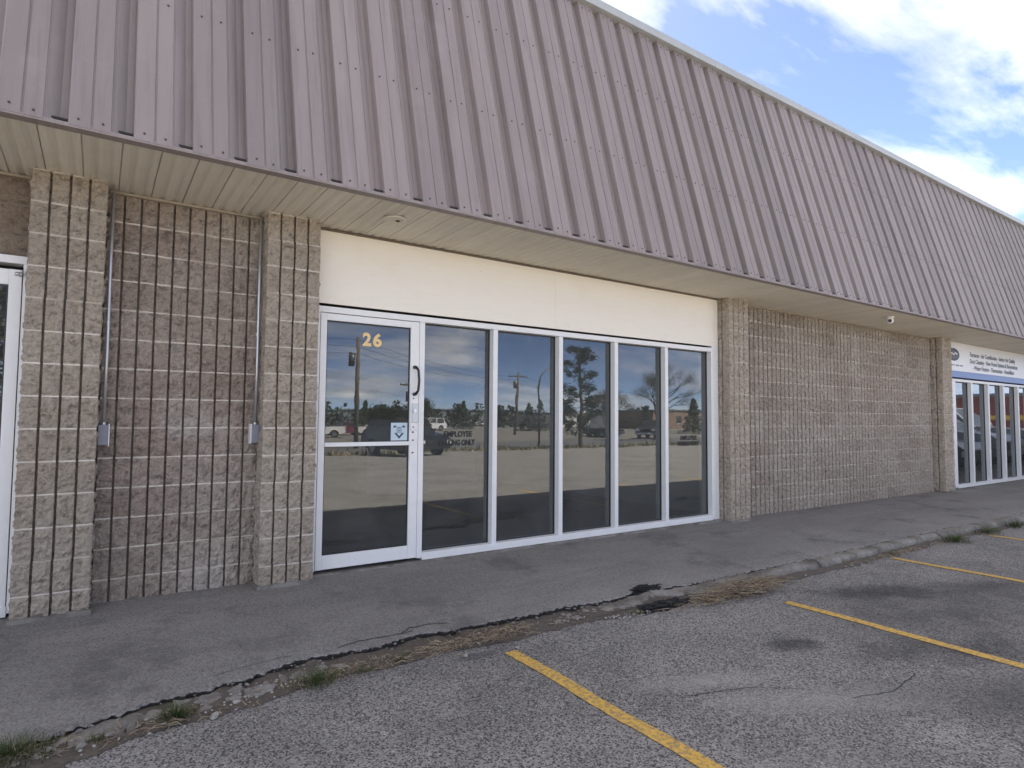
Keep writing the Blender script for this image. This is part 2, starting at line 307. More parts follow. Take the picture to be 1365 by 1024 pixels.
def text(name, txt, size, mat, parent, loc, thick=0., width=None):
    me = text_mesh(txt, size, thick); xs = [v.co.x for v in me.vertices]; a, b = min(xs), max(xs)
    if width: me.transform(Matrix.Diagonal((width/(b-a), 1, 1, 1)))
    xs = [v.co.x for v in me.vertices]; me.transform(Matrix.Translation((-min(xs), 0, 0)))
    me.materials.clear(); me.materials.append(mat); return add(name, me, parent, loc)
def interp(x, xs, ys):
    if x <= xs[0]: return ys[0]
    for i in range(1, len(xs)):
        if x <= xs[i]: return ys[i-1]+(ys[i]-ys[i-1])*(x-xs[i-1])/(xs[i]-xs[i-1])
    return ys[-1]
def nz(x, y=0, z=0): return noise.noise(Vector((x, y, z)))

# ------------------------------------------------------------------ ground
def G(y): return 0. if y > -1 else max(-.72, -.03*(-1-y))
g = MB(); ys = [600, 60, 6, 3, 1, -1, -5, -10, -15, -19.5]; xs = [-600, -60, -10, 0, 10, 20, 40, 80, 600]
for i in range(len(ys)-1):
    for j in range(len(xs)-1):
        g.quad((xs[j], ys[i+1], G(ys[i+1])), (xs[j+1], ys[i+1], G(ys[i+1])), (xs[j+1], ys[i], G(ys[i])), (xs[j], ys[i], G(ys[i])))
tag(g.build('parking_lot', M['lot']), kind='structure')
def strip(name, mat, y1, y0, dz=0., n=4):
    s_ = MB(); yy = [y1+(y0-y1)*i/n for i in range(n+1)]
    for i in range(n):
        for j in range(len(xs)-1): s_.quad((xs[j], yy[i+1], G(yy[i+1])+dz), (xs[j+1], yy[i+1], G(yy[i+1])+dz), (xs[j+1], yy[i], G(yy[i])+dz), (xs[j], yy[i], G(yy[i])+dz))
    return tag(s_.build(name, mat), kind='structure')
strip('verge', M['verge'], -19.5, -22.6); strip('road', M['road'], -22.6, -34.); strip('gravel_yard', M['gravel'], -34., -600.)

EX = [-6, -.13, .26, .6, 1, 1.42, 1.93, 2.64, 3.7, 4.35, 5.9, 7.7, 10.9, 20]
EY = [3.35, 3.33, 3.43, 3.47, 3.56, 3.53, 3.53, 3.50, 3.43, 3.38, 3.33, 3.35, 3.25, 3.2]
def edge_y(x):
    y = interp(x, EX, EY)+.030*nz(x*2.3, 1)+.030*nz(x*9, 4)+.022*nz(x*26, 8)+.012*nz(x*61, 2)
    y += .085*math.exp(-((x-3.66)/.14)**2)*(1+.5*nz(x*22, 2)) + .03*math.exp(-((x-1.75)/.2)**2)
    return y
def zw(x): return .152-.0040*x if x < 14 else .096
def ze(x): return interp(x, [-.5, 2.4, 3.6, 6], [.044, .046, .062, .075])
def walk_z(x, y): return ze(x)+(zw(x)-ze(x))*max(0, min(1, (y-3.4)/1.6))+.004*nz(x*1.7, y*1.7, 3)+.006*nz(x*3.3, y*3.3, 6)*max(0, min(1, (4.0-y)/.5))
sw = MB(); x = -6.; cols = []
while x < 34: cols.append(x); x += .012 if -.8 < x < 7 else (.06 if -2 < x < 13 else .5)
prev = None
for x in cols:
    e = edge_y(x); row = [Vector((x, e+.055, -.03)), Vector((x, e+.006+.012*nz(x*47, 9), walk_z(x, e)-.013-.008*nz(x*40))), Vector((x, e+.014+.014*nz(x*27, 3), walk_z(x, e)-.003+.006*nz(x*19, 5)))]
    row += [Vector((x, y, walk_z(x, y))) for y in (e+.12, e+.35, e+.7, 4.4, 4.75, 5.2)]
    if prev:
        for i in range(len(row)-1): sw.quad(prev[i], row[i], row[i+1], prev[i+1], 1 if i < 1 else 0)
    prev = row
bm = bmesh.new(); me0 = sw.mesh('pavement', [M['walk'], M['broken']]); bm.from_mesh(me0); bmesh.ops.remove_doubles(bm, verts=bm.verts, dist=1e-4); bm.to_mesh(me0); bm.free()
tag(add('pavement', me0), kind='structure')

# parking lines
def pline(x0, y0, y1, w, j):
    p = MB(); n = 40; pr = None
    for i in range(n+1):
        y = y0+(y1-y0)*i/n; a = x0-w/2+.006*nz(y*9, j)+.012*nz(y*2, j+5); b = x0+w/2+.006*nz(y*9, j+9)+.012*nz(y*2, j+5)
        q = ((a, y, .004+G(y)), (b, y, .004+G(y)))
        if pr: p.quad(q[0], q[1], pr[1], pr[0])
        pr = q
    return tag(p.build('parking_line', M['yellow']), kind='structure')
for j, (x0, y0) in enumerate(((-.25, 3.05), (2.125, 3.12), (4.49, 2.78), (6.83, 3.05), (9.2, 3.0), (11.55, 3.0), (13.9, 3.0), (16.25, 3.0), (18.6, 3.0), (21., 3.0))): pline(x0, y0, .3, .085, j)

# crack in the lot: a thin dark ribbon
def crack(pts, w):
    c = MB(); pr = None
    for i in range(len(pts)-1):
        for k in range(8):
            t = k/8; x = pts[i][0]*(1-t)+pts[i+1][0]*t; y = pts[i][1]*(1-t)+pts[i+1][1]*t+.012*nz(x*14, i); ww = w*(.5+.6*abs(nz(x*9, 7)))
            q = ((x, y-ww, crack_z(x, y)), (x, y+ww, crack_z(x, y)))
            if pr: c.quad(pr[0], q[0], q[1], pr[1])
            pr = q
    tag(c.build('crack', M['dark']), kind='structure')
def crack_z(x, y): return .003 if y < 3.3 else walk_z(x, y)+.0025
crack([(2.55, 2.14), (2.92, 2.02), (3.16, 1.83), (3.25, 1.66), (3.50, 1.58), (3.9, 1.62)], .0035)
crack([(1.22, 3.60), (1.36, 3.635), (1.5, 3.62), (1.62, 3.60), (1.72, 3.61)], .006)
crack([(1.62, 3.60), (1.70, 3.66), (1.85, 3.665), (1.98, 3.62)], .007)
crack([(.55, 3.56), (.7, 3.60), (.86, 3.615), (.98, 3.62)], .003)

# ------------------------------------------------------------------ kerb
kerb = tag(box('kerb', M['dirt'], None, 2.9, 24, 3.29, 3.40, -.06, .02), kind='structure')
def kerb_stone(xa, xb, top, y0, y1, rough_, seed):
    k = MB(); n = max(4, int((xb-xa)/.03)); pr = None
    for i in range(n+1):
        x = xa+(xb-xa)*i/n; e = 1 if 0 < i < n else .6
        t = (top if isinstance(top, (int, float)) else interp(x, *top))+rough_*nz(x*5, seed)+rough_*.6*nz(x*23, seed)
        f = edge_y(x)-y0+.015*nz(x*3.1, seed+3)+rough_*.9*nz(x*17, seed+2)+rough_*nz(x*37, seed); b = max(f+.05, min(y1, edge_y(x)-.004))
        row = [(x, f-.012, -.03), (x, f, t*.55), (x, f+.018+.008*nz(x*19), t*.95*e+.0), (x, (f+b)/2+.01*nz(x*12), t+.006*nz(x*33, 1)), (x, b, t-.004+.01*nz(x*15, 6)), (x, b+.002, -.03)]
        if pr:
            for q in range(5): k.quad(pr[q], row[q], row[q+1], pr[q+1])
        else: k.f.append(tuple(range(len(k.v), len(k.v)+6))); k.v += row; k.mi.append(0)
        pr = row
    k.f.append(tuple(reversed(range(len(k.v), len(k.v)+6)))); k.v += pr; k.mi.append(0)
    return k.build('kerb_stone', M['kerb'], kerb)
kerb_stone(2.95, 4.05, ([2.9, 3.3, 4.1], [.010, .036, .056]), .13, 3.5, .016, 1)
kerb_stone(4.07, 5.75, ([4, 5, 5.8], [.052, .060, .066]), .12, 3.4, .009, 2)
kerb_stone(5.77, 8.36, .070, .125, 3.4, .008, 3)
kerb_stone(8.40, 10.9, .078, .135, 3.4, .006, 4)
kerb_stone(10.92, 14.5, .084, .17, 3.4, .005, 5); kerb_stone(14.52, 19, .084, .17, 3.4, .004, 6)
kerb_stone(-.05, .30, .026, .12, 3.4, .024, 7); kerb_stone(.36, .58, .022, .10, 3.45, .024, 8); kerb_stone(-1.5, -.3, .03, .14, 3.36, .018, 9)
# dirt bed along the broken edge
d = MB(); pr = None; x = -3.
while x < 12.5:
    w = .16+.05*nz(x*2, 2)+.03*nz(x*9, 1); b = edge_y(x)+.02; f = b-.10-(w if x < 2.9 else w*.95)-.10*math.exp(-((x-4.45)/.45)**2)+.0
    row = [(x, f, .0032), (x, f+.06, .010+.008*nz(x*13)), (x, b-.08, .021+.010*nz(x*8, 3)), (x, b-.02, .018+.026*nz(x*8, 7)), (x, b+.05, .004)]
    if pr:
        for q in range(4): d.quad(pr[q], row[q], row[q+1], pr[q+1])
    pr = row; x += .03
tag(d.build('dirt', M['dirt'], smooth=True), 'thin bed of brown dirt along the crumbling pavement edge', 'dirt', kind='stuff')

# loose stones
def pebble(mb, c, r, mi=0):
    bm = bmesh.new(); bmesh.ops.create_icosphere(bm, subdivisions=1, radius=r); s3 = (random.uniform(.7, 1.3), random.uniform(.6, 1.1), random.uniform(.45, .8)); off = random.random()*50
    rot = Matrix.Rotation(random.random()*6, 3, 'Z')
    for v in bm.verts:
        q = v.co*(1+.35*nz(v.co.x/r*1.3+off, v.co.y/r*1.3, v.co.z/r*1.3)); v.co = rot @ Vector((q.x*s3[0], q.y*s3[1], q.z*s3[2]))+Vector(c)
    mb.bm(bm, mi)
gv = MB()
for _ in range(900):
    x = random.choice((random.gauss(.72, .22), random.gauss(.3, .3), random.uniform(-.6, 3.4), random.gauss(.85, .12), random.gauss(3.3, .5), random.uniform(2.5, 9)))
    e = edge_y(x); y = e-.05-abs(random.gauss(.05, .06)) if x < 3 else e-.22-abs(random.gauss(0, .05)); r = random.choice((.003, .003, .004, .004, .005, .006, .008, .011))
    pebble(gv, (x, y, .012+r*.3), r)
for _ in range(240):
    x = random.uniform(-.5, 6); y = random.uniform(1.0, 3.2); r = random.choice((.003, .003, .004, .005)); pebble(gv, (x, y, r*.3), r)
for _ in range(60):
    x = random.uniform(-.3, 4); y = edge_y(x)+abs(random.gauss(.02, .1)); pebble(gv, (x, y, walk_z(x, y)+.001), random.choice((.003, .004)))
tag(gv.build('gravel', M['stone']), 'scattered pale grit and pebbles along the broken kerb', 'gravel', kind='stuff')
for x, y, r, lb in ((.51, 3.205, .022, 'flat pale stone lying on the lot beside a grass tuft'), (.62, 3.30, .016, 'rounded pale stone in the grit between two grass tufts'), (2.19, 3.14, .011, 'small white stone at the end of a yellow parking line'), (1.86, 3.20, .013, 'white pebble on the dark tar smear by the twigs')):
    p = MB(); pebble(p, (0, 0, r*.45), r*1.2); tag(p.build('stone', M['stone'], loc=(x, y, .003)), lb, 'stone')

rb = MB(); eb = MB()
def chunk(mb, c, r_):
    bm = bmesh.new(); bmesh.ops.create_icosphere(bm, subdivisions=2, radius=1); off = random.random()*90; rot = Matrix.Rotation(random.random()*6, 3, 'Z'); sc3 = (random.uniform(.8, 1.7), random.uniform(.5, 1), random.uniform(.3, .6))
    for v in bm.verts:
        q = v.co*(1+.5*nz(v.co.x*1.4+off, v.co.y*1.4, v.co.z*1.4)+.25*nz(v.co.x*4+off, v.co.y*4, v.co.z*4)); v.co = rot @ Vector((q.x*sc3[0], q.y*sc3[1], q.z*sc3[2]))*r_+Vector(c)
    mb.bm(bm)
for _ in range(170):
    x = random.choice((random.uniform(-.2, .95), random.gauss(.75, .15), random.uniform(-.5, 1.2), random.uniform(2.6, 3.6))); e = edge_y(x); chunk(rb, (x, e-.05-random.random()*.10, .015), random.choice((.008, .010, .013, .016, .022, .03)))
tag(rb.build('kerb_rubble', M['kerb']), 'crumbled grey concrete rubble where the kerb has broken away', 'rubble', kind='stuff')
for _ in range(230):
    x = random.uniform(-.6, 5.2); e = edge_y(x); chunk(eb, (x, e-random.gauss(.008, .02), random.uniform(.012, .04)), random.choice((.004, .005, .006, .008, .012)))
tag(eb.build('asphalt_crumbs', M['walk']), 'loose asphalt crumbs fallen along the broken pavement edge', 'asphalt crumbs', kind='stuff')
# cold-patch lump and the crumbs round it
def lump(loc, sx, sy, sz, seed):
    bm = bmesh.new(); bmesh.ops.create_icosphere(bm, subdivisions=4, radius=1)
    for v in bm.verts:
        q = v.co.copy(); k = 1+.7*nz(q.x*2.3+seed, q.y*2.3, q.z*2.3)+.5*nz(q.x*6+seed, q.y*6, q.z*6)+.3*nz(q.x*15, q.y*15+seed, q.z*15); v.co = Vector((q.x*sx*k, q.y*sy*k, max(-.004, q.z*sz*k)))
    mb = MB(); mb.bm(bm); return mb.build('asphalt_lump', M['patch'], loc=loc)
tag(lump((3.58, 3.22, .008), .22, .065, .030, 3), 'crumbly black lump of fresh asphalt in front of the kerb', 'asphalt lump')
tag(lump((3.70, 3.50, .052), .17, .05, .022, 9), 'black asphalt crumbs filling the broken notch in pavement edge', 'asphalt lump')

# grass tufts, dry stalks
def blades(mb, n, rad, h, lean, w, mi=0, flat=0.):
    for _ in range(n):
        a = random.random()*6.283; r = rad*random.random()**.8*(1+.35*math.sin(a*3+n)); bx, by = r*math.cos(a), r*math.sin(a)*.6; hh = h*random.uniform(.25, 1.15)*(1.1-.5*r/rad); d2 = a+random.gauss(0, .8); ln = lean*random.uniform(.3, 1.3)
        p = [Vector((bx+math.cos(d2)*ln*hh*t*t, by+math.sin(d2)*ln*hh*t*t, hh*t*(1-.35*t*ln)*(1-flat))) for t in (0, .35, .7, 1)]
        sv = Vector((-math.sin(d2), math.cos(d2), 0))*w*random.uniform(.6, 1.2)
        for i in range(3):
            k0, k1 = (1, .85, .5, .05)[i], (1, .85, .5, .05)[i+1]; mb.quad(p[i]-sv*k0, p[i]+sv*k0, p[i+1]+sv*k1, p[i+1]-sv*k1, mi)
def tuft(x, y, rad, h, n, label, dry=.25, z=.012):
    mb = MB(); blades(mb, int(n*1.2*(1-dry)), rad, h*.9, 1.0, .0016, 0); blades(mb, int(n*1.6*dry), rad*1.35, h*.6, 1.7, .0015, 1)
    t = mb.build('grass_tuft', [M['grass'], M['dry']], loc=(x, y, z)); tag(t, label, 'grass', 'grass tufts along the kerb')
tuft(-.23, 3.27, .16, .12, 620, 'wide dense grass tuft in front of the narrow white side door', .3)
tuft(.36, 3.28, .075, .105, 330, 'upright green grass tuft beside a flat pale stone', .22)
tuft(1.02, 3.30, .12, .10, 420, 'spreading grass tuft in front of the second block pilaster', .3)
tuft(1.27, 3.31, .09, .05, 150, 'low yellowish grass tuft right beside a spreading tuft', .45)
tuft(1.52, 3.34, .06, .055, 110, 'small sparse grass tuft next to the cracked pavement edge', .2)
tuft(.05, 3.24, .055, .05, 130, 'short thin grass tuft among crumbled kerb concrete', .5)
tuft(3.27, 3.20, .06, .04, 90, 'short weedy tuft at the low eroded end of the kerb', .4)
tuft(8.35, 3.05, .22, .11, 500, 'leafy green tuft by the kerb joint before the plain ribbed wall', .1)
tuft(9.35, 3.05, .26, .13, 420, 'tall tuft at the start of the farthest visible yellow line', .25)
tuft(10.2, 3.02, .16, .17, 260, 'dark bushy tuft against the clean far kerb', .1)
tuft(6.95, 3.10, .12, .06, 150, 'flat sparse tuft at the end of a bent yellow line', .4)
tw = MB()
def stalks(n, cx, cy, sx, sy, lmin, lmax, zb, zt):
    for _ in range(n):
        x, y = random.gauss(cx, sx), random.gauss(cy, sy); a = random.random()*6.283; l = random.uniform(lmin, lmax); c = random.uniform(-1.2, 1.2); pts = []
        z0 = zb+random.random()*zt
        for t in (0, .33, .66, 1): pts.append((x+math.cos(a+c*t)*l*t, y+math.sin(a+c*t)*l*t*.6, z0+.02*math.sin(t*3)*random.random()))
        tw.tube(pts, [.0022, .002, .0016, .001], 3, random.random() < .6, cap=False)
stalks(620, 4.42, 3.07, .24, .05, .05, .24, .006, .10); stalks(180, 4.0, 3.12, .2, .04, .04, .14, .004, .02); stalks(200, 2.05, 3.33, .24, .05, .04, .13, .02, .03); stalks(110, 1.5, 3.33, .3, .05, .04, .1, .015, .02); stalks(40, .2, 3.22, .2, .04, .05, .14, .01, .02); stalks(140, 7.3, 3.1, .5, .03, .05, .12, .004, .02)
tag(tw.build('dried_weeds', [M['twig'], M['dry']]), 'tangled dry brown weed stalks lying against the kerb', 'dried weeds', kind='stuff')

# ------------------------------------------------------------------ building
BX0, BX1 = -6., 34.; ZS = 2.97
B = thing('commercial_building', 'low ribbed block commercial building with purple-brown metal fascia and white storefront', 'building', (0, 5, 0))
def part(name, mb, mats, parent=None, smooth=False):
    """meshes are written in world coordinates; shift into the building's frame"""
    o = mb.build(name, mats, parent or B, smooth)
    if not parent: o.location = (0, -5, 0)
    return o
# shell
part('roof_slab', MB().box(BX0, BX1, 4.86, 17, 5.62, 5.80), M['roof'])
part('rear_wall', MB().box(BX0, BX1, 16.8, 17, -.1, 5.62), M['interior'])
for xx in (BX0, BX1-.2): part('end_wall', MB().box(xx, xx+.2, 5.26, 16.8, -.1, 5.62), M['interior'])
for xx in (-.30, 1.13, 6.75, 13.0): part('partition_wall', MB().box(xx, xx+.14, 5.30, 16.8, .15, 2.95), M['interior'])
part('interior_floor', MB().box(BX0+.2, BX1-.2, 5.26, 16.8, .02, .15), M['floor'])
part('interior_ceiling', MB().box(BX0+.2, BX1-.2, 5.0, 16.8, 3.01, 3.05), M['interior'])
part('interior_counter', MB().box(3.6, 5.6, 9.4, 10, .15, 1.2).box(3.5, 5.7, 9.3, 10.1, 1.2, 1.24), M['interior'])

# ---- blocks
P, H, ZJ = .1027, .2055, .300
def rib(mb, o, u, n, w, h, seed, nx=7, nzv=11, amp=.019):
    """one split-face rib: displaced grid with returns to the groove bottom, and a mortar bed strip above"""
    o, u, n = Vector(o), Vector(u), Vector(n); up_ = Vector((0, 0, 1)); gr = []
    for j in range(nzv+1):
        row = []
        for i in range(nx+1):
            a, b = i/nx, j/nzv; ed = min(min(a, 1-a)*nx/1.2, min(b, 1-b)*nzv/1.2, 1)
            dd = amp*(.7*nz(a*1.6+seed*7.3, b*2.6, seed)+.9*nz(a*3.8+seed, b*7.4, seed*3.1)+.5*nz(a*7.1+seed, b*14, seed*1.7))*(.45+.55*ed)-(1-ed)*.005
            jit = (.0025*nz(b*7, seed*5, i) if i in (0, nx) else 0)
            row.append(o+u*(a*w+jit)+up_*(b*h)+n*dd)
        gr.append(row)
    idx = len(mb.v); mb.v += [tuple(p) for r in gr for p in r]; q = nx+1
    for j in range(nzv):
        for i in range(nx): mb.f.append((idx+j*q+i, idx+j*q+i+1, idx+(j+1)*q+i+1, idx+(j+1)*q+i)); mb.mi.append(0)
    bk = -n*.048
    for j in range(nzv):
        a0, a1 = gr[j][0], gr[j+1][0]; c0, c1 = o+up_*(h*j/nzv)+bk, o+up_*(h*(j+1)/nzv)+bk; mb.quad(c0, a0, a1, c1)
        a0, a1 = gr[j][nx], gr[j+1][nx]; e = o+u*w; mb.quad(a0, e+up_*(h*j/nzv)+bk, e+up_*(h*(j+1)/nzv)+bk, a1)
    for i in range(nx):
        b0, b1 = o+u*(w*i/nx)-n*.07, o+u*(w*(i+1)/nx)-n*.07; mb.quad(b0, b1, gr[0][i+1], gr[0][i]); t_ = up_*h; mb.quad(gr[nzv][i], gr[nzv][i+1], b1+t_, b0+t_)
    # bed joint
    j0 = o+up_*(h-.0005)-n*(.004+.003*random.random()); hv = up_*(H-h+.001); uu = u*w; mb.quad(j0, j0+uu, j0+uu+hv, j0+hv, 1)
HB = H-.0095; GW = .0145
def face(mb, o, u, n, nr, seed, hb=HB, pw=P, gw=None):
    gw = gw or GW
    o, u = Vector(o), Vector(u); nn = Vector(n)
    for k in range(nr):
        rib(mb, o+u*(k*pw+gw/2), u, n, pw-gw, hb, seed*10+k)
        if k < nr-1:
            g0 = o+u*((k+1)*pw-gw/2)-nn*.0475; mb.quad(g0, g0+u*gw, g0+u*gw+Vector((0, 0, H)), g0+Vector((0, 0, H)))
def mesh_face(nr, seed, mat, hb=HB, gw=GW): 
    mb = MB(); face(mb, (0, 0, 0), (1, 0, 0), (0, -1, 0), nr, seed, hb, P, gw); return mb.mesh('block', [mat, M['mortar']])
def mesh_pil(seed, mat):
    mb = MB(); face(mb, (0, 0, 0), (1, 0, 0), (0, -1, 0), 4, seed); Wd = 4*P
    face(mb, (.006, .216, 0), (0, -1, 0), (-1, 0, 0), 2, seed+40); face(mb, (Wd-.006, .010, 0), (0, 1, 0), (1, 0, 0), 2, seed+60); return mb.mesh('block', [mat, M['mortar']])
ZB = [ZJ-H+i*H for i in range(14)]           # course bottoms; the top course ends under the soffit
def place(me, parent, loc, sx=1.): 
    o = add('block', me, parent, Vector(loc)); o.scale = (sx, 1, 1); return o
NV = 7
m4 = [mesh_face(4, s_, M['wall']) for s_ in range(NV)]; m2 = [mesh_face(2, s_+20, M['wall']) for s_ in range(4)]
r4 = [mesh_face(4, s_+30, M['rwall'], gw=.022) for s_ in range(NV)]; r1 = [mesh_face(1, s_+50, M['rwall'], gw=.022) for s_ in range(3)]
mp_ = [mesh_pil(s_, M['tan']) for s_ in range(NV)]
YW, YP = 5.02, 4.82
wl = part('block_wall', MB().box(.0, 1.06, YW+.050, 5.26, -.1, ZS-.002), M['gmortar'])
wr = part('block_wall', MB().box(6.98, 12.93, YW+.050, 5.26, -.1, ZS-.002), M['gmortar'])
for z in ZB:
    x = .008
    for me in (random.choice(m2), random.choice(m4), random.choice(m4)):
        place(me, wl, (x, YW, z)); x += (2 if me in m2 else 4)*P
    sx = (12.90-7.01)/(57*P); x = 7.01
    for i in range(14): place(random.choice(r4), wr, (x, YW, z), sx); x += 4*P*sx
    place(random.choice(r1), wr, (x, YW, z), sx)
for x0 in (-.400, 1.022, 6.600, 12.900):
    pl = part('pilaster', MB().box(x0+.045, x0+4*P-.045, YP+.050, 5.26, -.1, ZS-.002), M['gmortar'])
    for z in ZB: place(random.choice(mp_), pl, (x0+random.uniform(-.003, .003), YP+random.uniform(-.002, .002), z))
    fz = walk_z(x0+.2, 4.82)
    fo = MB(); n = 10
    for i in range(n): fo.box(x0-.006+i*.0422, x0-.006+(i+1)*.0422, YP-.016-.006*abs(nz(i*.7, x0)), 5.0, -.05, fz+.026+.008*nz(i*.9, x0, 4))
    fo.build('footing', M['kerb'], pl)
# plain block wall above the side door
wp = part('plain_block_wall', MB().box(BX0, -.40, 5.055, 5.26, 2.44, ZS-.002), M['gmortar'])
k = 0
for z in (2.37+.0, 2.575, 2.781):
    x = -.405-.05; kk = 0
    for i in range(12):
        x1 = -.402-i*.41+(.2 if k % 2 and i else 0); x0_ = -.402-(i+1)*.41+(.2 if k % 2 else 0)
        pb = MB().box(x0_+.004, x1-.004, 5.048, 5.10, max(z, 2.445)+.0, min(z+.197, ZS-.004), bev=.002).build('block', M['cmu'], wp)
    k += 1
# ---- fascia
sl_ = .272; FL = 2.95; FY, FZ = 3.97, 2.965
fd = Vector((0, sl_, 1)).normalized(); fn = Vector((0, -1, sl_)).normalized()     # up the slope, outward
fas = part('fascia', MB().box(BX0, BX1, 4.06, 4.08, 2.99, 3.02), M['dark'])
bk = MB(); a = Vector((0, FY+.078, FZ+.005)); b = a+fd*FL
bk.quad((BX0, a.y, a.z), (BX1, a.y, a.z), (BX1, b.y, b.z), (BX0, b.y, b.z)); bk.build('fascia_backing', M['fascia'], fas)
PITCH = .2995
def fascia_mesh(seed):
    random.seed(seed); mb = MB()
    prof = [(0, 0), (.092, 0), (.095, -.006), (.101, -.006), (.104, 0), (.184, 0), (.187, -.006), (.193, -.006), (.196, -.001), (.255, -.050), (.287, -.054), (.2935, 0), (PITCH, 0)]
    L_ = [0, 1.0, 2.0, FL]
    for i in range(len(prof)-1):
        for j in range(3):
            q = [Vector((u, 0, 0))+fd*l+fn*dp for u, dp, l in ((prof[i][0], prof[i][1], L_[j] or -prof[i][1]*fn.z/fd.z), (prof[i+1][0], prof[i+1][1], L_[j] or -prof[i+1][1]*fn.z/fd.z), (prof[i+1][0], prof[i+1][1], L_[j+1]), (prof[i][0], prof[i][1], L_[j+1]))]
            mb.quad(*q)
    for l in (.045, 1.03, 2.02, 2.86):
        for u in (.040, .150):
            c = Vector((u+random.uniform(-.006, .006), 0, 0))+fd*(l+random.uniform(-.008, .008)); mb.tube([c-fn*.002, c+fn*.006], .0062, 6, 1)
    # hem along the bottom edge
    q0, q1 = Vector((0, .004, -.004)), Vector((PITCH, .004, -.004)); mb.quad(q0+fn*.001, q1+fn*.001, q1+Vector((0, .03, 0)), q0+Vector((0, .03, 0)))
    return mb.mesh('fascia_panel', [M['fascia'], M['screw']])
fm = [fascia_mesh(s_) for s_ in range(4)]; random.seed(5)
x = -5.86-.008; i = 0
while x < BX1-.3:
    o = add('fascia_panel', fm[i % 4], fas, (x, FY, FZ)); x += PITCH; i += 1
MB().box(BX0, BX1, FY-.004, FY+.07, FZ-.013, FZ-.004, bev=.002).box(BX0, BX1, FY+.0036, FY+.075, FZ-.003, FZ+.012).build('drip_edge', M['fascia'], fas)
top = Vector((0, FY, FZ))+fd*FL
x = BX0; cp = part('coping', MB().box(BX0, BX1, top.y+.05, top.y+.38, top.z-.14, top.z+.055), M['coping'])
while x < BX1-.1:
    MB().box(x, x+3.047, top.y-.070, top.y+.40, top.z-.030, top.z+.060, bev=.010).build('coping_length', M['coping'], cp); x += 3.05
# ---- soffit
sof = part('soffit', MB().box(BX0, BX1, 4.0, 5.05, ZS+.022, ZS+.034), M['dark'])
def soffit_mesh():
    mb = MB(); w = .1968; pr = [(0, .010), (.003, .0), (.040, -.003), (.062, .007), (.078, .007), (.100, -.003), (.122, -.003), (.142, .007), (.156, .007), (.176, 0), (w-.0055, 0), (w-.002, .010), (w, .010)]
    for i in range(len(pr)-1): mb.quad((pr[i][0], 4.0, pr[i][1]), (pr[i][0], 5.055, pr[i][1]), (pr[i+1][0], 5.055, pr[i+1][1]), (pr[i+1][0], 4.0, pr[i+1][1]))
    return mb.mesh('soffit_panel', M['soffit'])
sm = soffit_mesh(); x = -.127-.1968*29
while x < BX1-.2: add('soffit_panel', sm, sof, (x, 0, ZS+random.uniform(-.001, .001))); x += .1968
for xa, xb, yy in ((.02, 1.02, 5.0), (7.02, 12.9, 5.0), (BX0, -.41, 5.02)): MB().box(xa, xb, yy-.01, yy+.045, ZS-.020, ZS-.003, bev=.002).build('edge_trim', M['trim'], sof)
MB().box(1.44, 6.59, 4.968, 4.987, ZS-.02, ZS-.003).build('edge_trim', M['brown'], sof)

# ---- sign band over the storefront
def band(xa, xb, z0, z1, joints, mat, y=4.988):
    o = part('panel_band', MB().box(xa, xb, y+.012, 5.2, z0, z1+.02), M['dark']); e = [xa]+joints+[xb]
    for i in range(len(e)-1): MB().box(e[i]+.0008, e[i+1]-.0008, y, y+.011, z0, z1, bev=.0012).build('panel', mat, o)
    return o
band(1.435, 6.598, 2.345, ZS-.004, [3.93], M['cream'])

# ---- storefront
def storefront(x0, x1, mull, z0, z1, frame, glass, skip=(), jamb=.045, mw=.052, name='storefront'):
    y0, y1, yg = 4.965, 5.085, 5.045
    fr = MB().box(x0, x1, y0, y1, z1-.05, z1, bev=.003).box(x0, x0+jamb, y0, y1, z0, z1-.05, bev=.003).box(x1-jamb, x1, y0, y1, z0, z1-.05, bev=.003)
    sx = [m_ for m_ in mull]
    fr.box((mull[0]+mw/2 if skip else x0+jamb), x1-jamb, y0-.006, y1, z0-.02, z0+.045, bev=.003)
    o = part(name, fr, frame)
    for m_ in mull: MB().box(m_-mw/2, m_+mw/2, y0+.001, y1-.001, z0, z1-.051, bev=.003).build('mullion', frame, o)
    e = [x0+jamb]+[v for m_ in mull for v in (m_-mw/2, m_+mw/2)]+[x1-jamb]
    for i in range(0, len(e), 2):
        if i//2 in skip: continue
        a_, b_ = e[i], e[i+1]
        pb_ = MB().box(a_+.003, b_-.003, yg, yg+.006, z0+.046, z1-.052); tx, tz = random.uniform(-.0022, .0022), random.uniform(-.0012, .0012)
        pb_.v = [(vx, vy+tx*(vx-(a_+b_)/2)+tz*(vz-1.2), vz) for vx, vy, vz in pb_.v]; pb_.build('pane', glass, o)
        gk = MB(); gk.box(a_, b_, yg-.012, yg-.001, z1-.062, z1-.0505).box(a_, a_+.009, yg-.012, yg-.001, z0+.046, z1-.062).box(b_-.009, b_, yg-.012, yg-.001, z0+.046, z1-.062).box(a_, b_, yg-.012, yg-.001, z0+.0455, z0+.054)
        gk.build('gasket', M['black'], o)
    return o
ST = storefront(1.436, 6.475, [2.397, 3.180, 3.993, 4.785, 5.605], .172, 2.318, M['white'], M['glass'], skip=(0,))
MB().box(6.476, 6.598, 4.99, 5.2, .1, 2.345).build('side_filler', M['white'], ST)
MB().box(1.40, 6.6, 4.94, 5.2, .02, .150).build('threshold', M['kerb'], ST)
cz = MB()                                  # caulk run along the block pilaster
for i in range(46):
    z = .2+i*.046; w = .012+.018*abs(nz(i*.37, 3)); cz.box(1.436-w, 1.437, 4.956, 5.0, z, z+.047)
cz.build('caulk', M['white'], ST)
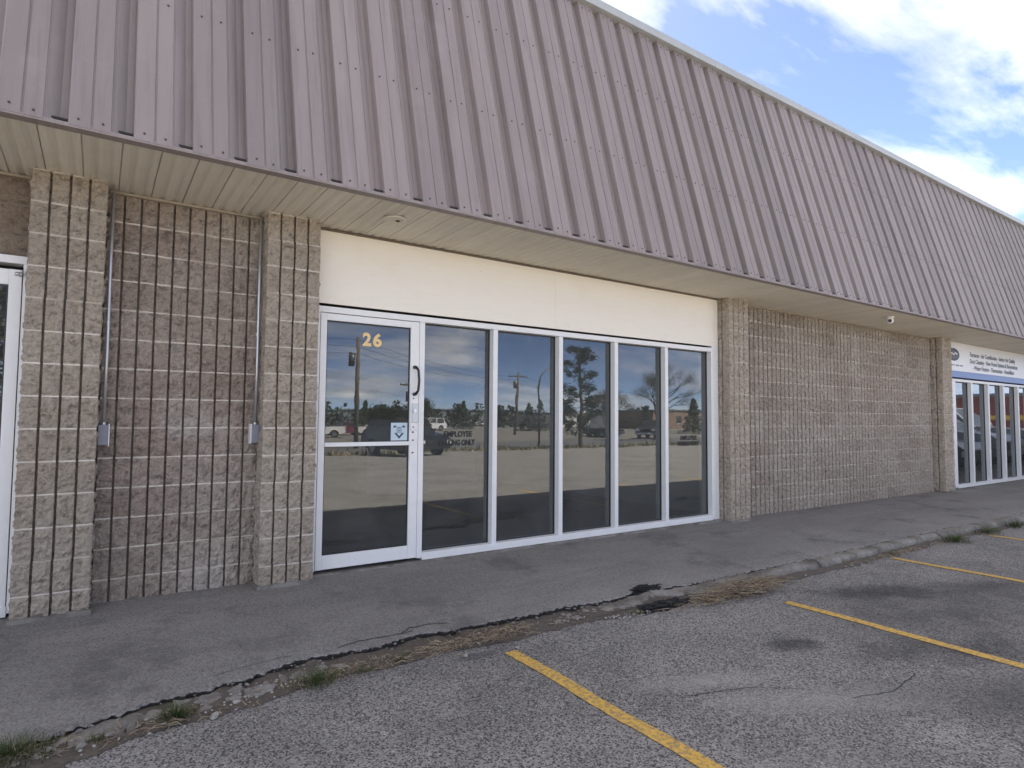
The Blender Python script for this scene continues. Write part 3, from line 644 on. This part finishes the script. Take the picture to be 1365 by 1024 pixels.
# window lettering
for (xa, z) in ((2.640, 1.0), (5.905, 1.0)):
    text('lettering', 'EMPLOYEE', .072, M['blackv'], ST, (xa+.03, 5.0425, 1.232 if xa < 4 else 1.155), .0028, .30)
    text('lettering', 'PARKING ONLY', .072, M['blackv'], ST, (xa-.02, 5.0425, 1.152 if xa < 4 else 1.085), .0028, .385)
# ---- door
D0, D1 = 1.484, 2.366
dr = MB().box(D0, D0+.052, 4.962, 5.008, .180, 2.262, bev=.003).box(D1-.082, D1, 4.962, 5.008, .180, 2.262, bev=.003).box(D0+.052, D1-.082, 4.963, 5.007, 2.205, 2.261, bev=.003).box(D0+.052, D1-.082, 4.963, 5.007, .181, .292, bev=.003)
door = part('door', dr, M['white'])
MB().box(D0+.050, D1-.080, 4.984, 4.990, .290, 2.207).build('pane', M['glass'], door)
gk = MB().box(D0+.052, D1-.082, 4.978, 4.983, 2.193, 2.2045).box(D0+.052, D0+.061, 4.978, 4.983, .293, 2.193).box(D1-.091, D1-.082, 4.978, 4.983, .293, 2.193).box(D0+.061, D1-.091, 4.978, 4.983, .2925, .302); gk.build('gasket', M['black'], door)
MB().box(D0+.052, D1-.084, 4.950, 4.981, 1.166, 1.200, bev=.004).build('push_bar', M['white'], door)
hx = D1-.043
MB().tube([(hx, 4.962, 1.855), (hx, 4.925, 1.852), (hx+.012, 4.905, 1.825), (hx+.018, 4.900, 1.735), (hx+.012, 4.905, 1.645), (hx, 4.925, 1.618), (hx, 4.962, 1.615)], [.017, .013, .011, .011, .011, .013, .017], 10).build('handle', M['black'], door, smooth=True)
MB().box(hx-.030, hx+.036, 4.953, 4.9625, 1.30, 1.592, bev=.002).build('lock_plate', M['white'], door)
lk = MB().box(hx-.022, hx+.034, 4.945, 4.9535, 1.365, 1.535, bev=.003); lk.build('lock_case', M['steel'], door)
lc = MB().tube([(hx-.002, 4.948, 1.468), (hx-.002, 4.934, 1.468)], [.019, .017], 16); lc.tube([(hx-.002, 4.935, 1.468), (hx-.002, 4.931, 1.468)], .010, 12); lc.build('lock_cylinder', M['chrome'], door)
sc = MB()
for zz in (1.578, 1.325, 1.28, 1.21, 1.10): sc.tube([(hx-.008, 4.9645, zz), (hx-.008, 4.951, zz)], .0065, 8)
sc.build('screw', M['screw'], door)
text('numeral', '2', .150, M['gold'], door, (1.846, 4.9815, 2.020), .0065, .078); text('numeral', '6', .150, M['gold'], door, (1.938, 4.9815, 2.020), .0065, .080)
st = MB().box(2.118, 2.272, 4.9815, 4.9832, 1.208, 1.362); sk = st.build('sticker', M['sticker'], door)
# shield mark on the sticker
mk = MB(); yy = 4.9808
def poly(mb, pts, y=yy):
    n = len(mb.v); mb.v += [(a_, y, b_) for a_, b_ in pts]; mb.f.append(tuple(range(n, n+len(pts)))); mb.mi.append(0)
cx_, cz_ = 2.195, 1.285
poly(mk, [(cx_-.055, cz_+.047), (cx_-.055, cz_+.035), (cx_-.034, cz_+.035), (cx_-.026, cz_+.052), (cx_-.045, cz_+.052)]); poly(mk, [(cx_+.055, cz_+.047), (cx_+.045, cz_+.052), (cx_+.026, cz_+.052), (cx_+.034, cz_+.035), (cx_+.055, cz_+.035)])
poly(mk, [(cx_-.047, cz_-.012), (cx_, cz_-.062), (cx_, cz_-.040), (cx_-.018, cz_-.020), (cx_-.022, cz_-.012)]); poly(mk, [(cx_+.047, cz_-.012), (cx_+.022, cz_-.012), (cx_+.018, cz_-.020), (cx_, cz_-.040), (cx_, cz_-.062)])
for r_, zz in enumerate((.042, .028, .014, .0)):
    for q in range(4): poly(mk, [(cx_-.024+q*.0125, cz_+zz-.008), (cx_-.024+q*.0125+.008+.002*((q+r_) % 2), cz_+zz-.008), (cx_-.024+q*.0125+.008+.002*((q+r_) % 2), cz_+zz), (cx_-.024+q*.0125, cz_+zz)])
mk.build('sticker_mark', M['navy'], door)

# ---- narrow side door and its storefront, cut by the picture's edge
SD = storefront(-3.6, -.402, [-2.5, -1.5], .172, 2.425, M['white'], M['glass'], skip=(2,), name='side_storefront', jamb=.02, mw=.06)
dl = MB().box(-1.465, -1.40, 4.962, 5.008, .185, 2.335, bev=.003).box(-.492, -.427, 4.962, 5.008, .185, 2.335, bev=.003).box(-1.40, -.492, 4.963, 5.007, 2.235, 2.334, bev=.003).box(-1.40, -.492, 4.963, 5.007, .186, .30, bev=.003)
d2 = part('side_door', dl, M['white']); MB().box(-1.402, -.49, 4.984, 4.990, .298, 2.237).build('pane', M['glass'], d2)
MB().box(-1.40, -.492, 4.978, 4.983, 2.224, 2.2345).box(-.502, -.492, 4.978, 4.983, .301, 2.224).build('gasket', M['black'], d2)
MB().tube([(-.462, 4.95, 2.305), (-.432, 4.95, 2.305)], .013, 12).tube([(-.434, 4.95, 2.305), (-.424, 4.95, 2.305)], .018, 12).build('pivot_hinge', M['steel'], d2, smooth=True)
cz = MB()
for i in range(48):
    z = .2+i*.045; w = .006+.014*abs(nz(i*.31, 8)); cz.box(-.403, -.401+w, 4.957, 5.0, z, z+.046)
cz.build('caulk', M['white'], SD)
MB().box(-3.6, -.402, 5.0, 5.2, .02, .150).build('threshold', M['kerb'], SD)
part('side_wall_fill', MB().box(BX0, -3.6, 5.05, 5.2, 0, 2.45), M['cmu'])

# ---- neighbouring shop at the far end
NS = storefront(13.312, 25.5, [14.64+.865*i for i in range(13)], .13, 2.235, M['white'], M['glass'], name='shop_storefront', mw=.075, jamb=.53)
MB().box(13.312, 25.5, 4.99, 5.2, .0, .11).build('threshold', M['kerb'], NS)
part('far_wall', MB().box(25.5, BX1, 5.0, 5.26, -.1, ZS-.002), M['rwall'])
part('backing_band', MB().box(13.312, 25.5, 5.02, 5.2, 2.236, ZS+.01), M['dark'])
SG = thing('shop_sign', 'long white shop sign with blue bottom stripe and dark oval logo above far storefront', 'sign', (13.32, 4.98, 2.24))
sg = MB().box(0, 12.1, 0, .035, .155, .722, bev=.004); sg.build('board', M['signw'], SG)
MB().box(0, 12.1, -.002, .035, .030, .154, bev=.003).build('stripe', M['signb'], SG)
def oval(rx, rz, y, n=28):
    mb = MB(); mb.v = [(rx*math.cos(2*math.pi*i/n), y, rz*math.sin(2*math.pi*i/n)) for i in range(n)]; mb.f = [tuple(range(n))]; mb.mi = [0]; return mb
lo = oval(.27, .125, -.0012).build('logo', M['navy'], SG, loc=(.52, 0, .475)); oval(.225, .09, -.0024).build('logo_ring', M['greyt'], lo)
sw_ = MB(); pts = [(-.17, -.02), (-.08, .03), (.0, -.01), (.07, .035), (.17, .01)]
for i in range(4): poly(sw_, [(pts[i][0], pts[i][1]-.012), (pts[i+1][0], pts[i+1][1]-.012), (pts[i+1][0], pts[i+1][1]+.014), (pts[i][0], pts[i][1]+.014)], -.0036)
sw_.build('logo_swash', M['signw'], lo)
for i_, w_ in enumerate((.07, .05, .09, .06, .08, .05)): box('small_print', M['greyt'], SG, .40+i_*.10, .40+i_*.10+w_, -.0016, -.0006, .255, .28)
for t_, xa, z, w in (('Furnaces - Air Conditioning - Indoor Air Quality', 1.32, .48, 2.5), ('Duct Cleaning - New Home Systems & Renovations', 1.30, .345, 2.66), ('- Water Heaters - Thermostats - Humidifiers', 1.44, .215, 2.3)): text('lettering', t_, .125, M['greyt'], SG, (xa, -.002, z), .0022, w)

# ---- things mounted on the building
def conduit(x, y, zb, label, face_x):
    t = thing('electrical_conduit', label, 'conduit', (x, y, zb), 0, 'conduits beside the ribbed panel')
    MB().tube([(0, 0, .10), (.002, 0, .6), (0, 0, 1.2), (.003, .0, ZS-zb-.03)], .0115, 10).build('pipe', M['steel'], t, smooth=True)
    MB().box(-.030, .030, -.028, .05, -.025, .112, bev=.004).build('junction_box', M['boxgrey'], t)
    MB().box(*((.030, .036) if face_x > 0 else (-.036, -.030)), -.033, .052, -.031, .118, bev=.002).build('box_cover', M['signw'], t)
    for zz in (.115, .80): MB().tube([(0, 0, zz-.012), (0, 0, zz+.012)], .016, 10).build('coupling', M['steel'], t)
    return t
conduit(.040, 4.945, 1.235, 'thin steel conduit with grey box between the narrow side door pilaster and ribbed panel', 1)
conduit(1.000, 4.945, 1.235, 'thin steel conduit with grey box between the ribbed panel and numbered door pilaster', -1)
def soffit_light():
    t = thing('soffit_light', 'small round white recessed fitting in the beige soffit above the cream panel', 'soffit light', (1.88, 4.42, ZS-.004)); mb = MB(); n = 24
    for i in range(n):
        a0, a1 = 2*math.pi*i/n, 2*math.pi*(i+1)/n; pr = [(.085, 0), (.080, -.009), (.062, -.010), (.055, .012)]
        for j in range(3): mb.quad(*[(r_*math.cos(a_), r_*math.sin(a_), z) for (r_, z), a_ in ((pr[j], a0), (pr[j], a1), (pr[j+1], a1), (pr[j+1], a0))])
    mb.build('trim_ring', M['soffit'], t, smooth=True); MB().tube([(0, 0, -.006), (0, 0, .006)], .055, 20).build('lens', M['soffit'], t); MB().tube([(.03, .012, -.012), (.03, .012, -.004)], .016, 10).build('bulb_hole', M['dark'], t)
soffit_light()
t = thing('security_camera', 'small white dome security camera under the soffit by the plain ribbed wall', 'security camera', (9.79, 4.33, ZS-.004))
MB().tube([(0, 0, 0), (0, 0, -.02), (0, 0, -.028)], [.055, .055, .045], 20).build('mount', M['signw'], t)
bm = bmesh.new(); bmesh.ops.create_uvsphere(bm, u_segments=18, v_segments=12, radius=.05); q = MB(); q.bm(bm); o = q.build('housing', M['signw'], t, smooth=True, loc=(0, 0, -.055))
dv = (Vector((0, 0, 1.3))-Vector((9.79, 4.33, 2.9))).normalized(); c0 = Vector((0, 0, -.058)); MB().tube([c0+dv*.030, c0+dv*.053], [.028, .024], 14).build('lens', M['black'], t)

# ------------------------------------------------------------------ the other side of the lot (seen in the glass)
def tyre_wheel(parent, x, y, r, w):
    s_ = 1 if y > 0 else -1
    t_ = MB().tube([(x, y-s_*w, r), (x, y-s_*.02, r), (x, y, r)], [r, r, r*.92], 20).build('wheel', M['tyre'], parent, smooth=False)
    rm = MB().tube([(x, y-s_*.03, r), (x, y+s_*.004, r)], [r*.62, r*.60], 16)
    for i in range(5):
        a_ = i*1.2566; rm.box(x+math.cos(a_)*r*.36-.03, x+math.cos(a_)*r*.36+.03, min(y+s_*.004, y+s_*.012), max(y+s_*.004, y+s_*.012), r+math.sin(a_)*r*.36-.03, r+math.sin(a_)*r*.36+.03)
    rm.build('rim', M['rim'], t_)
def car(kind, col, loc, rz, label, group=None, name=None):
    pm = paint('car_paint', col)
    spec = dict(
      pickup=dict(L=5.7, W=1.98, wr=.40, xw=(-1.78, 1.85), low=.42, prof=[(-2.82, .52), (-2.84, 1.10), (-2.80, 1.18), (-.75, 1.20), (-.70, 1.22), (1.05, 1.22), (2.45, 1.14), (2.78, 1.02), (2.84, .60), (2.76, .46)], gh=[(-.78, 1.20), (-.70, 1.84), (.35, 1.88), (1.18, 1.20)], cut=(-.15,), bed=True),
      sedan=dict(L=4.7, W=1.82, wr=.33, xw=(-1.38, 1.42), low=.26, prof=[(-2.30, .40), (-2.34, .78), (-2.22, .98), (-1.35, 1.02), (-.4, .96), (.95, .96), (2.05, .80), (2.30, .62), (2.32, .36), (2.2, .28)], gh=[(-1.62, 1.0), (-.85, 1.42), (.22, 1.46), (1.12, .95)], cut=(-.28,), bed=False),
      suv=dict(L=4.9, W=1.94, wr=.38, xw=(-1.45, 1.50), low=.32, prof=[(-2.38, .48), (-2.42, 1.0), (-2.36, 1.10), (-1.2, 1.12), (0, 1.10), (1.1, 1.10), (2.15, 1.0), (2.40, .82), (2.42, .46), (2.3, .36)], gh=[(-2.30, 1.10), (-2.0, 1.72), (.30, 1.76), (1.20, 1.10)], cut=(-.95, .0), bed=False))[kind]
    t = thing(name or {'pickup': 'pickup_truck', 'sedan': 'parked_car', 'suv': 'parked_suv'}[kind], label, {'pickup': 'truck', 'sedan': 'car', 'suv': 'car'}[kind], loc, rz, group)
    Wd, wr, low = spec['W'], spec['wr'], spec['low']
    # side outline with wheel arches
    out = list(spec['prof'])
    bot = []
    for xw in sorted(spec['xw'], reverse=True):
        for i in range(9):
            a_ = math.pi*i/8; bot.append((xw+math.cos(a_)*wr*1.18, wr+max(0, math.sin(a_))*wr*1.15 if 0 < i < 8 else low))
    out = out+bot
    bm = bmesh.new(); h2 = Wd/2
    def ring(y, sc): return [bm.verts.new((x*sc, y, z)) for x, z in out]
    rings = [ring(-h2*.97, .985), ring(-h2, 1.), ring(h2, 1.), ring(h2*.97, .985)]
    # sides are pulled in near the top
    for rg in rings:
        for v in rg:
            k_ = max(0, (v.co.z-.75))*.10; v.co.y *= (1-k_)
    n = len(out)
    for a_, b_ in zip(rings, rings[1:]):
        for i in range(n): bm.faces.new((a_[i], a_[(i+1) % n], b_[(i+1) % n], b_[i]))
    f1 = bm.faces.new(rings[0]); f2 = bm.faces.new(list(reversed(rings[-1]))); bmesh.ops.triangulate(bm, faces=[f1, f2]); bmesh.ops.recalc_face_normals(bm, faces=bm.faces[:])
    mb = MB(); mb.bm(bm)
    g_ = spec['gh']; zb, zt = .93*Wd/2, .74*Wd/2
    def gp(i, s_): x_, z_ = g_[i]; return (x_, s_*(zb if i in (0, 3) else zt), z_-(.02 if i in (0, 3) else 0))
    mb.quad(gp(1, -1), gp(2, -1), gp(2, 1), gp(1, 1))
    for s_ in (-1, 1): mb.quad(gp(0, s_), gp(1, s_), gp(2, s_), gp(3, s_))
    mb.quad(gp(0, -1), gp(1, -1), gp(1, 1), gp(0, 1)); mb.quad(gp(3, -1), gp(3, 1), gp(2, 1), gp(2, -1))
    mb.build('body', pm, t)
    def lerp(a_, b_, k_): return Vector(a_)*(1-k_)+Vector(b_)*k_
    def win(nm, a_, b_, c_, d_, nrm, ins=.07):
        cc = (Vector(a_)+Vector(b_)+Vector(c_)+Vector(d_))/4; w_ = MB(); w_.quad(*[lerp(p, cc, ins)+Vector(nrm)*.012 for p in (a_, b_, c_, d_)]); w_.build(nm, M['cglass'], t)
    win('windscreen', gp(3, -1), gp(3, 1), gp(2, 1), gp(2, -1), (.8, 0, .6), .08); win('rear_window', gp(0, -1), gp(1, -1), gp(1, 1), gp(0, 1), (-.8, 0, .5), .12)
    for s_ in (-1, 1):
        cuts = [0]+[(c_-g_[1][0])/(g_[2][0]-g_[1][0]) for c_ in spec['cut']]+[1]
        for i in range(len(cuts)-1):
            k0, k1 = cuts[i], cuts[i+1]; win('side_window', lerp(gp(0, s_), gp(3, s_), .04+k0*.9), lerp(gp(1, s_), gp(2, s_), k0), lerp(gp(1, s_), gp(2, s_), k1), lerp(gp(0, s_), gp(3, s_), .04+k1*.9), (0, s_*.9, .35), .09)
        x_f, x_b = spec['prof'][-2][0], spec['prof'][1][0]; zf = spec['prof'][-3][1]-.10
        MB().box(x_f-.12, x_f+.015, s_*Wd*.40-.17, s_*Wd*.40+.17, zf-.09, zf+.07, bev=.02).build('headlight', M['lamp'], t)
        MB().box(x_b-.012, x_b+.06, s_*Wd*.43-.09, s_*Wd*.43+.09, spec['prof'][1][1]-.24, spec['prof'][1][1]-.02, bev=.015).build('tail_light', M['red'], t)
        MB().box(.82, 1.0, s_*Wd*.5-.02, s_*Wd*.5+.16*s_ if s_ > 0 else s_*Wd*.5+.02, spec['gh'][3][1]-.02, spec['gh'][3][1]+.16, bev=.02).build('mirror', pm, t) if s_ > 0 else MB().box(.82, 1.0, -Wd*.5-.16, -Wd*.5+.02, spec['gh'][3][1]-.02, spec['gh'][3][1]+.16, bev=.02).build('mirror', pm, t)
        for xw in spec['xw']: tyre_wheel(t, xw, s_*Wd*.485, wr, .24)
    x_f = spec['prof'][-2][0]; gr = MB().box(x_f-.05, x_f+.02, -Wd*.26, Wd*.26, spec['prof'][-3][1]-.30, spec['prof'][-3][1]-.04, bev=.015); gr.build('grille', M['black'], t)
    MB().box(x_f-.08, x_f+.05, -Wd*.46, Wd*.46, low+.06, low+.24, bev=.03).build('front_bumper', M['chrome'] if kind == 'pickup' else pm, t)
    MB().box(spec['prof'][0][0]-.05, spec['prof'][0][0]+.08, -Wd*.46, Wd*.46, low+.10, low+.26, bev=.03).build('rear_bumper', M['chrome'] if kind == 'pickup' else pm, t)
    if spec['bed']: MB().box(-2.74, -.85, -Wd*.40, Wd*.40, 1.10, 1.2035).build('bed_floor', M['black'], t)
    return t
car('suv', (.012, .013, .015), (12.5, -17.6, G(-17.6)), R(78), 'black SUV parked alone on the open lot, seen in the glass')
car('pickup', (.72, .72, .70), (17.4, -49, -.72), R(200), 'white pickup truck parked across the road beside a maroon car')
car('sedan', (.13, .02, .03), (22.8, -56.5, -.72), R(175), 'maroon sedan parked between a white pickup and a white sedan')
car('sedan', (.75, .75, .74), (26.4, -55.5, -.72), R(25), 'white sedan parked across the road beside a maroon car')
car('suv', (.05, .035, .025), (31.0, -57, -.72), R(185), 'dark brown SUV parked next to a white sedan')
car('suv', (.70, .71, .72), (38, -66, -.72), R(170), 'white SUV parked behind the dark brown SUV')
car('sedan', (.6, .6, .62), (66, -98, -.72), R(160), 'small silver sedan far across the yard near the long building')
car('pickup', (.02, .022, .025), (46.8, -33.5, -.72), R(150), 'black pickup truck on the road under the bare tree')
car('sedan', (.10, .12, .14), (46, -40, -.72), R(10), 'blue-grey sedan parked by the white box trailer')
car('suv', (.016, .018, .021), (17.75, .85, 0), R(90), 'near-black SUV parked nose-in before the far shop sign')
car('sedan', (.05, .065, .08), (20.3, 1.0, 0), R(90), 'dark slate sedan parked nose-in beside the near-black SUV')
car('suv', (.22, .27, .30), (22.9, .9, 0), R(90), 'blue-grey SUV parked nose-in beside the dark slate sedan')
car('pickup', (.30, .31, .32), (25.8, .5, 0), R(90), 'silver pickup truck parked nose-in beside the blue-grey SUV')
# white box trailer
t = thing('box_trailer', 'small white box trailer standing across the road behind the pine', 'trailer', (44.6, -38.3, -.72), R(60))
MB().box(-1.3, 1.3, -.9, .9, .95, 2.55, bev=.03).build('box', M['bwhite'], t); MB().box(-1.4, 2.2, -.05, .05, .70, .80).box(-1.3, 1.3, -.85, .85, .80, .95).build('chassis', M['black'], t)
for s_ in (-1, 1): tyre_wheel(t, -.1, s_*.88, .36, .2)

# poles
def util_pole(x, y, h, label, arm=True, lean=0.):
    t = thing('utility_pole', label, 'utility pole', (x, y, G(y)), R(20)); MB().tube([(0, 0, -.3), (lean*.5, 0, h*.5), (lean, 0, h)], [.17, .145, .11], 10).build('pole', M['wood'], t, smooth=True)
    if arm:
        MB().box(lean-1.1, lean+1.1, -.05, .05, h-.55, h-.42).build('crossarm', M['wood'], t)
        for xx in (-1., -.5, .5, 1.): MB().tube([(lean+xx, 0, h-.42), (lean+xx, 0, h-.27)], .035, 8).build('insulator', M['boxgrey'], t)
    MB().tube([(lean-.38, 0, h-1.9), (lean-.38, 0, h-1.05)], .20, 12).build('transformer', M['galv'], t, smooth=True)
util_pole(14.0, -28.6, 7.3, 'weathered wooden utility pole with transformer across from the numbered door', arm=False)
util_pole(41.4, -50.2, 7.4, 'slim wooden utility pole with crossarm near the curved street lamp', lean=.35)
util_pole(21.6, -36.5, 5.2, 'short wooden pole with crossarm behind the lone black SUV')
def wire(a_, b_, sag, label):
    a_, b_ = Vector(a_), Vector(b_); pts = [a_.lerp(b_, i/14)-Vector((0, 0, sag*4*(i/14)*(1-i/14))) for i in range(15)]
    tag(MB().tube(pts, .014, 4).build('overhead_wire', M['black']), label, 'wire', 'overhead wires')
for k_, dz in enumerate((0, .5, 1.0)):
    wire((14.0, -28.6, 6.4-dz*.9), (41.6, -50.2, 6.2-dz*.8), .55, 'thin black overhead wire strung between two utility poles'); wire((14.0, -28.6, 6.4-dz*.9), (-40, -12, 6.6-dz), .8, 'thin black overhead wire running left from the transformer pole'); wire((41.6, -50.2, 6.2-dz*.8), (95, -70, 6.2-dz), .8, 'thin black overhead wire running on past the pine tree')
t = thing('street_lamp', 'tall steel street lamp with a curved arm on the grass verge', 'street lamp', (25.0, -23.4, G(-23.4)), R(0))
pts = [(0, 0, 0), (0, 0, 2.5), (0, 0, 4.2)]+[(1.15-1.15*math.cos(a_), -0.0, 4.2+1.25*math.sin(a_)) for a_ in (.35, .7, 1.05, 1.35, 1.57)]+[(1.45, 0, 5.42)]
MB().tube(pts, [.085, .07, .06, .055, .05, .045, .042, .04, .04], 8).build('pole', M['galv'], t, smooth=True); MB().box(1.35, 1.95, -.11, .11, 5.36, 5.47, bev=.03).build('lamp_head', M['galv'], t)

# trees
def needle_clump(mb, c, r, n, mi=0, fl=.55, s_=.16):
    for _ in range(n):
        d_ = Vector((random.gauss(0, 1), random.gauss(0, 1), random.gauss(0, fl))); d_ = d_.normalized()*r*random.random()**.5; p = Vector(c)+d_; p.z = c[2]+d_.z*fl*1.2
        a_ = Vector((random.gauss(0, 1), random.gauss(0, 1), random.gauss(0, .6))).normalized()*s_*random.uniform(.6, 1.2); b_ = a_.orthogonal().normalized()*s_*.35
        mb.tri(p-a_-b_, p+a_, p-a_*.3+b_, mi)
def pine(x, y, h, label):
    t = thing('pine_tree', label, 'tree', (x, y, G(y)), 1.0); tr = MB().tube([(0, 0, -.2), (.06, 0, h*.35), (-.05, .04, h*.7), (0, .05, h*.97)], [.17, .13, .08, .03], 8); cr = MB()
    for i in range(44):
        z = h*(.12+.86*(i/44)); f = z/h
        if .60 < f < .68 or .76 < f < .80: continue
        rr = random.uniform(.5, 1.)*(2.1 if f < .6 else 1.7 if f < .76 else 1.45*(1.25-f)/.4); a_ = i*2.4+random.gauss(0, .5); lift = random.uniform(.02, .32)*rr
        e = Vector((math.cos(a_)*rr, math.sin(a_)*rr, z+lift)); md = Vector((e.x*.5, e.y*.5, z-.02*rr)); tr.tube([(0, 0, z), tuple(md), tuple(e)], [.032, .022, .01], 4)
        for k_ in (.45, .65, .85, 1.02):
            c_ = md.lerp(e, (k_-.4)/.6)+Vector((random.gauss(0, .12), random.gauss(0, .12), random.gauss(.06, .06))); needle_clump(cr, c_, random.uniform(.22, .46), 40, 0, .7, .12)
    needle_clump(cr, (0, 0, h*.96), .42, 70, 0, .8, .12)
    tr.build('trunk', M['bark'], t); cr.build('crown', M['pine'], t)
pine(27.0, -21.6, 6.8, 'open-branched tall pine tree on the grass verge')
def spruce(x, y, h, r, label, n=900, group=None, name='spruce_tree'):
    t = thing(name, label, 'tree', (x, y, G(y)), random.random()*6, group); MB().tube([(0, 0, -.2), (0, 0, h*.97)], [.12, .02], 6).build('trunk', M['bark'], t); cr = MB()
    for _ in range(n):
        z = h*random.random()**1.25; rr = r*(1-z/h)*(.75+.25*math.sin(z*7)+.1); a_ = random.random()*6.283; q = rr*random.random()**.35; p = Vector((q*math.cos(a_), q*math.sin(a_), z+.15-.15*q)); s_ = .30
        d_ = Vector((math.cos(a_), math.sin(a_), -.35)).normalized()*s_; b_ = Vector((-math.sin(a_), math.cos(a_), random.gauss(0, .5)))*s_*.5; cr.tri(p-b_, p+b_, p+d_)
    cr.build('crown', M['needle'], t)
def broad(x, y, h, label, dens=1., leaf='bud', name='bare_tree', tw_=.035):
    t = thing(name, label, 'tree', (x, y, G(y)), random.random()*6); tr = MB(); cr = MB()
    def grow(p, d_, l, r_, lev):
        q = p+d_*l; tr.tube([p, p+d_*l*.5+Vector((random.gauss(0, .03*l), random.gauss(0, .03*l), 0)), q], [r_, r_*.8, r_*.6], 5 if lev < 2 else 3, cap=False)
        if lev >= 5:
            for _ in range(int(5*dens)):
                c_ = q+Vector((random.gauss(0, .22), random.gauss(0, .22), random.gauss(0, .2))); a_ = Vector((random.gauss(0, 1), random.gauss(0, 1), random.gauss(0, 1))).normalized()*tw_*2; b_ = a_.orthogonal().normalized()*tw_; cr.tri(c_-a_, c_+a_, c_+b_)
            return
        for _ in range(random.choice((2, 3, 3)) if lev else 5):
            nd = (d_+Vector((random.gauss(0, .42), random.gauss(0, .42), random.gauss(.08, .25)))).normalized(); grow(p+d_*l*random.uniform(.65, 1), nd, l*random.uniform(.66, .86), r_*.58, lev+1)
    grow(Vector((0, 0, -.1)), Vector((0, 0, 1)), h*.27, h*.020, 0); tr.build('trunk', M['bark'], t); cr.build('crown', M[leaf], t)
random.seed(21)
broad(43.3, -29.4, 8.6, 'wide bare-branched tree budding beside the road', 12, tw_=.022)
broad(40.6, -33.5, 6.4, 'smaller bare tree right behind the wide budding tree', 9, tw_=.022)
broad(23.2, -38, 4.6, 'young tree with fresh pale green leaves behind the lone black SUV', 5, 'leaf', 'young_tree', .06)
broad(20.5, -40, 3.9, 'low young tree with thin green leaves near the short pole', 4, 'leaf', 'young_tree', .06)
for i, (x, y, h, r_) in enumerate(((15, -62, 3.6, 1.6), (19, -66, 5.2, 1.9), (22.5, -70, 6.0, 2.2), (31, -72, 4.2, 2), (52, -62, 4., 1.8), (57, -66, 4.6, 1.8), (62, -60, 3.6, 1.7), (68, -64, 4.4, 1.9), (76, -62, 4.0, 1.8), (73, -50, 4.8, 1.9), (66, -44, 4.6, 2.0), (83, -52, 5.0, 2.2), (90, -45, 4.6, 2.1), (47, -72, 4.2, 1.8), (12, -70, 4.6, 2.1))):
    spruce(x, y, h, r_, 'dark pointed spruce in the tree line across the yard', 700, 'spruces in the far tree line')
spruce(-2.7, -20.6, 8.5, 2.3, 'tall dark spruce alone on the verge opposite the narrow side door', 2600)
# far wood as one mass, and weeds on the verge
fwd = MB(); random.seed(4)
for i in range(230):
    x = -90+i*1.25+random.gauss(0, 1.2); y = -90+random.gauss(0, 3)+max(0, x-70)*.45; h = random.uniform(2.4, 4.6)
    for _ in range(46):
        a_ = random.random()*6.283; z = h*random.random(); q = 1.7*(1-.55*z/h)*random.random()**.4; p = Vector((x+q*math.cos(a_), y+q*math.sin(a_), -.72+z)); u_ = Vector((random.gauss(0, 1), random.gauss(0, 1), random.gauss(0, 1))).normalized()*.5; fwd.tri(p-u_, p+u_, p+u_.orthogonal().normalized()*.5)
tag(fwd.build('far_wood', M['needle']), 'low dark wood along the horizon beyond the yard', 'wood', kind='stuff')
vg = MB()
for _ in range(2600):
    x = random.uniform(-10, 60); y = random.uniform(-22.8, -19.4); h = random.uniform(.08, .26)+(.28 if random.random() < .06 else 0); a_ = random.random()*6.283; w_ = .05; p = Vector((x, y, G(y)))
    vg.tri(p-Vector((math.cos(a_), math.sin(a_), 0))*w_, p+Vector((math.cos(a_), math.sin(a_), 0))*w_, p+Vector((random.gauss(0, .05), random.gauss(0, .05), h)), random.random() < .45)
tag(vg.build('verge_weeds', [M['dry'], M['grass']]), 'straggly yellow-green weeds on the grass verge', 'weeds', kind='stuff')
# far buildings
def shed(name, x0, x1, y0, y1, z1, mat, label, band=None, wins=0, roofm=None):
    t = thing(name, label, 'building', ((x0+x1)/2, (y0+y1)/2, -.72)); w, d_ = (x1-x0)/2, (y1-y0)/2; h = z1+.72
    MB().box(-w, w, -d_, d_, -.2, h).build('wall', mat, t); MB().box(-w-.2, w+.2, -d_-.2, d_+.2, h, h+.25).build('roof', roofm or M['bgrey'], t)
    if band: MB().box(-w-.03, w+.03, -d_-.03, d_+.03, band[0]+.72, band[1]+.72).build('band', band[2], t)
    for i in range(wins):
        xx = -w+(i+.5)*2*w/wins; MB().box(xx-.7, xx+.7, d_, d_+.05, 1.0, 2.4).build('window', M['cglass'], t); MB().box(xx-.8, xx+.8, d_+.0, d_+.09, .9, 1.0).build('sill', M['bwhite'], t)
    return t
shed('long_building', 34, 78, -118, -100, 2.5, M['bgrey'], 'long low grey-green building across the gravel yard', wins=9)
shed('low_building', 70, 96, -92, -80, 1.9, M['bwhite'], 'low white building beyond the slim utility pole', wins=6, roofm=M['bbrown'])
shed('brown_building', 82, 100, -78, -66, 2.6, M['bbrown'], 'small brown building behind the pine tree', wins=4)
shed('maroon_building', 58, 84, -26, -3, 3.3, M['maroonb'], 'maroon metal-clad building with a yellow band at the lot end', band=(1.5, 1.85, M['yellowb']), wins=0)
shed('hedge_building', -6, 20, -92, -80, 1.6, M['bbrown'], 'low brown shed behind the row of parked cars', wins=5)
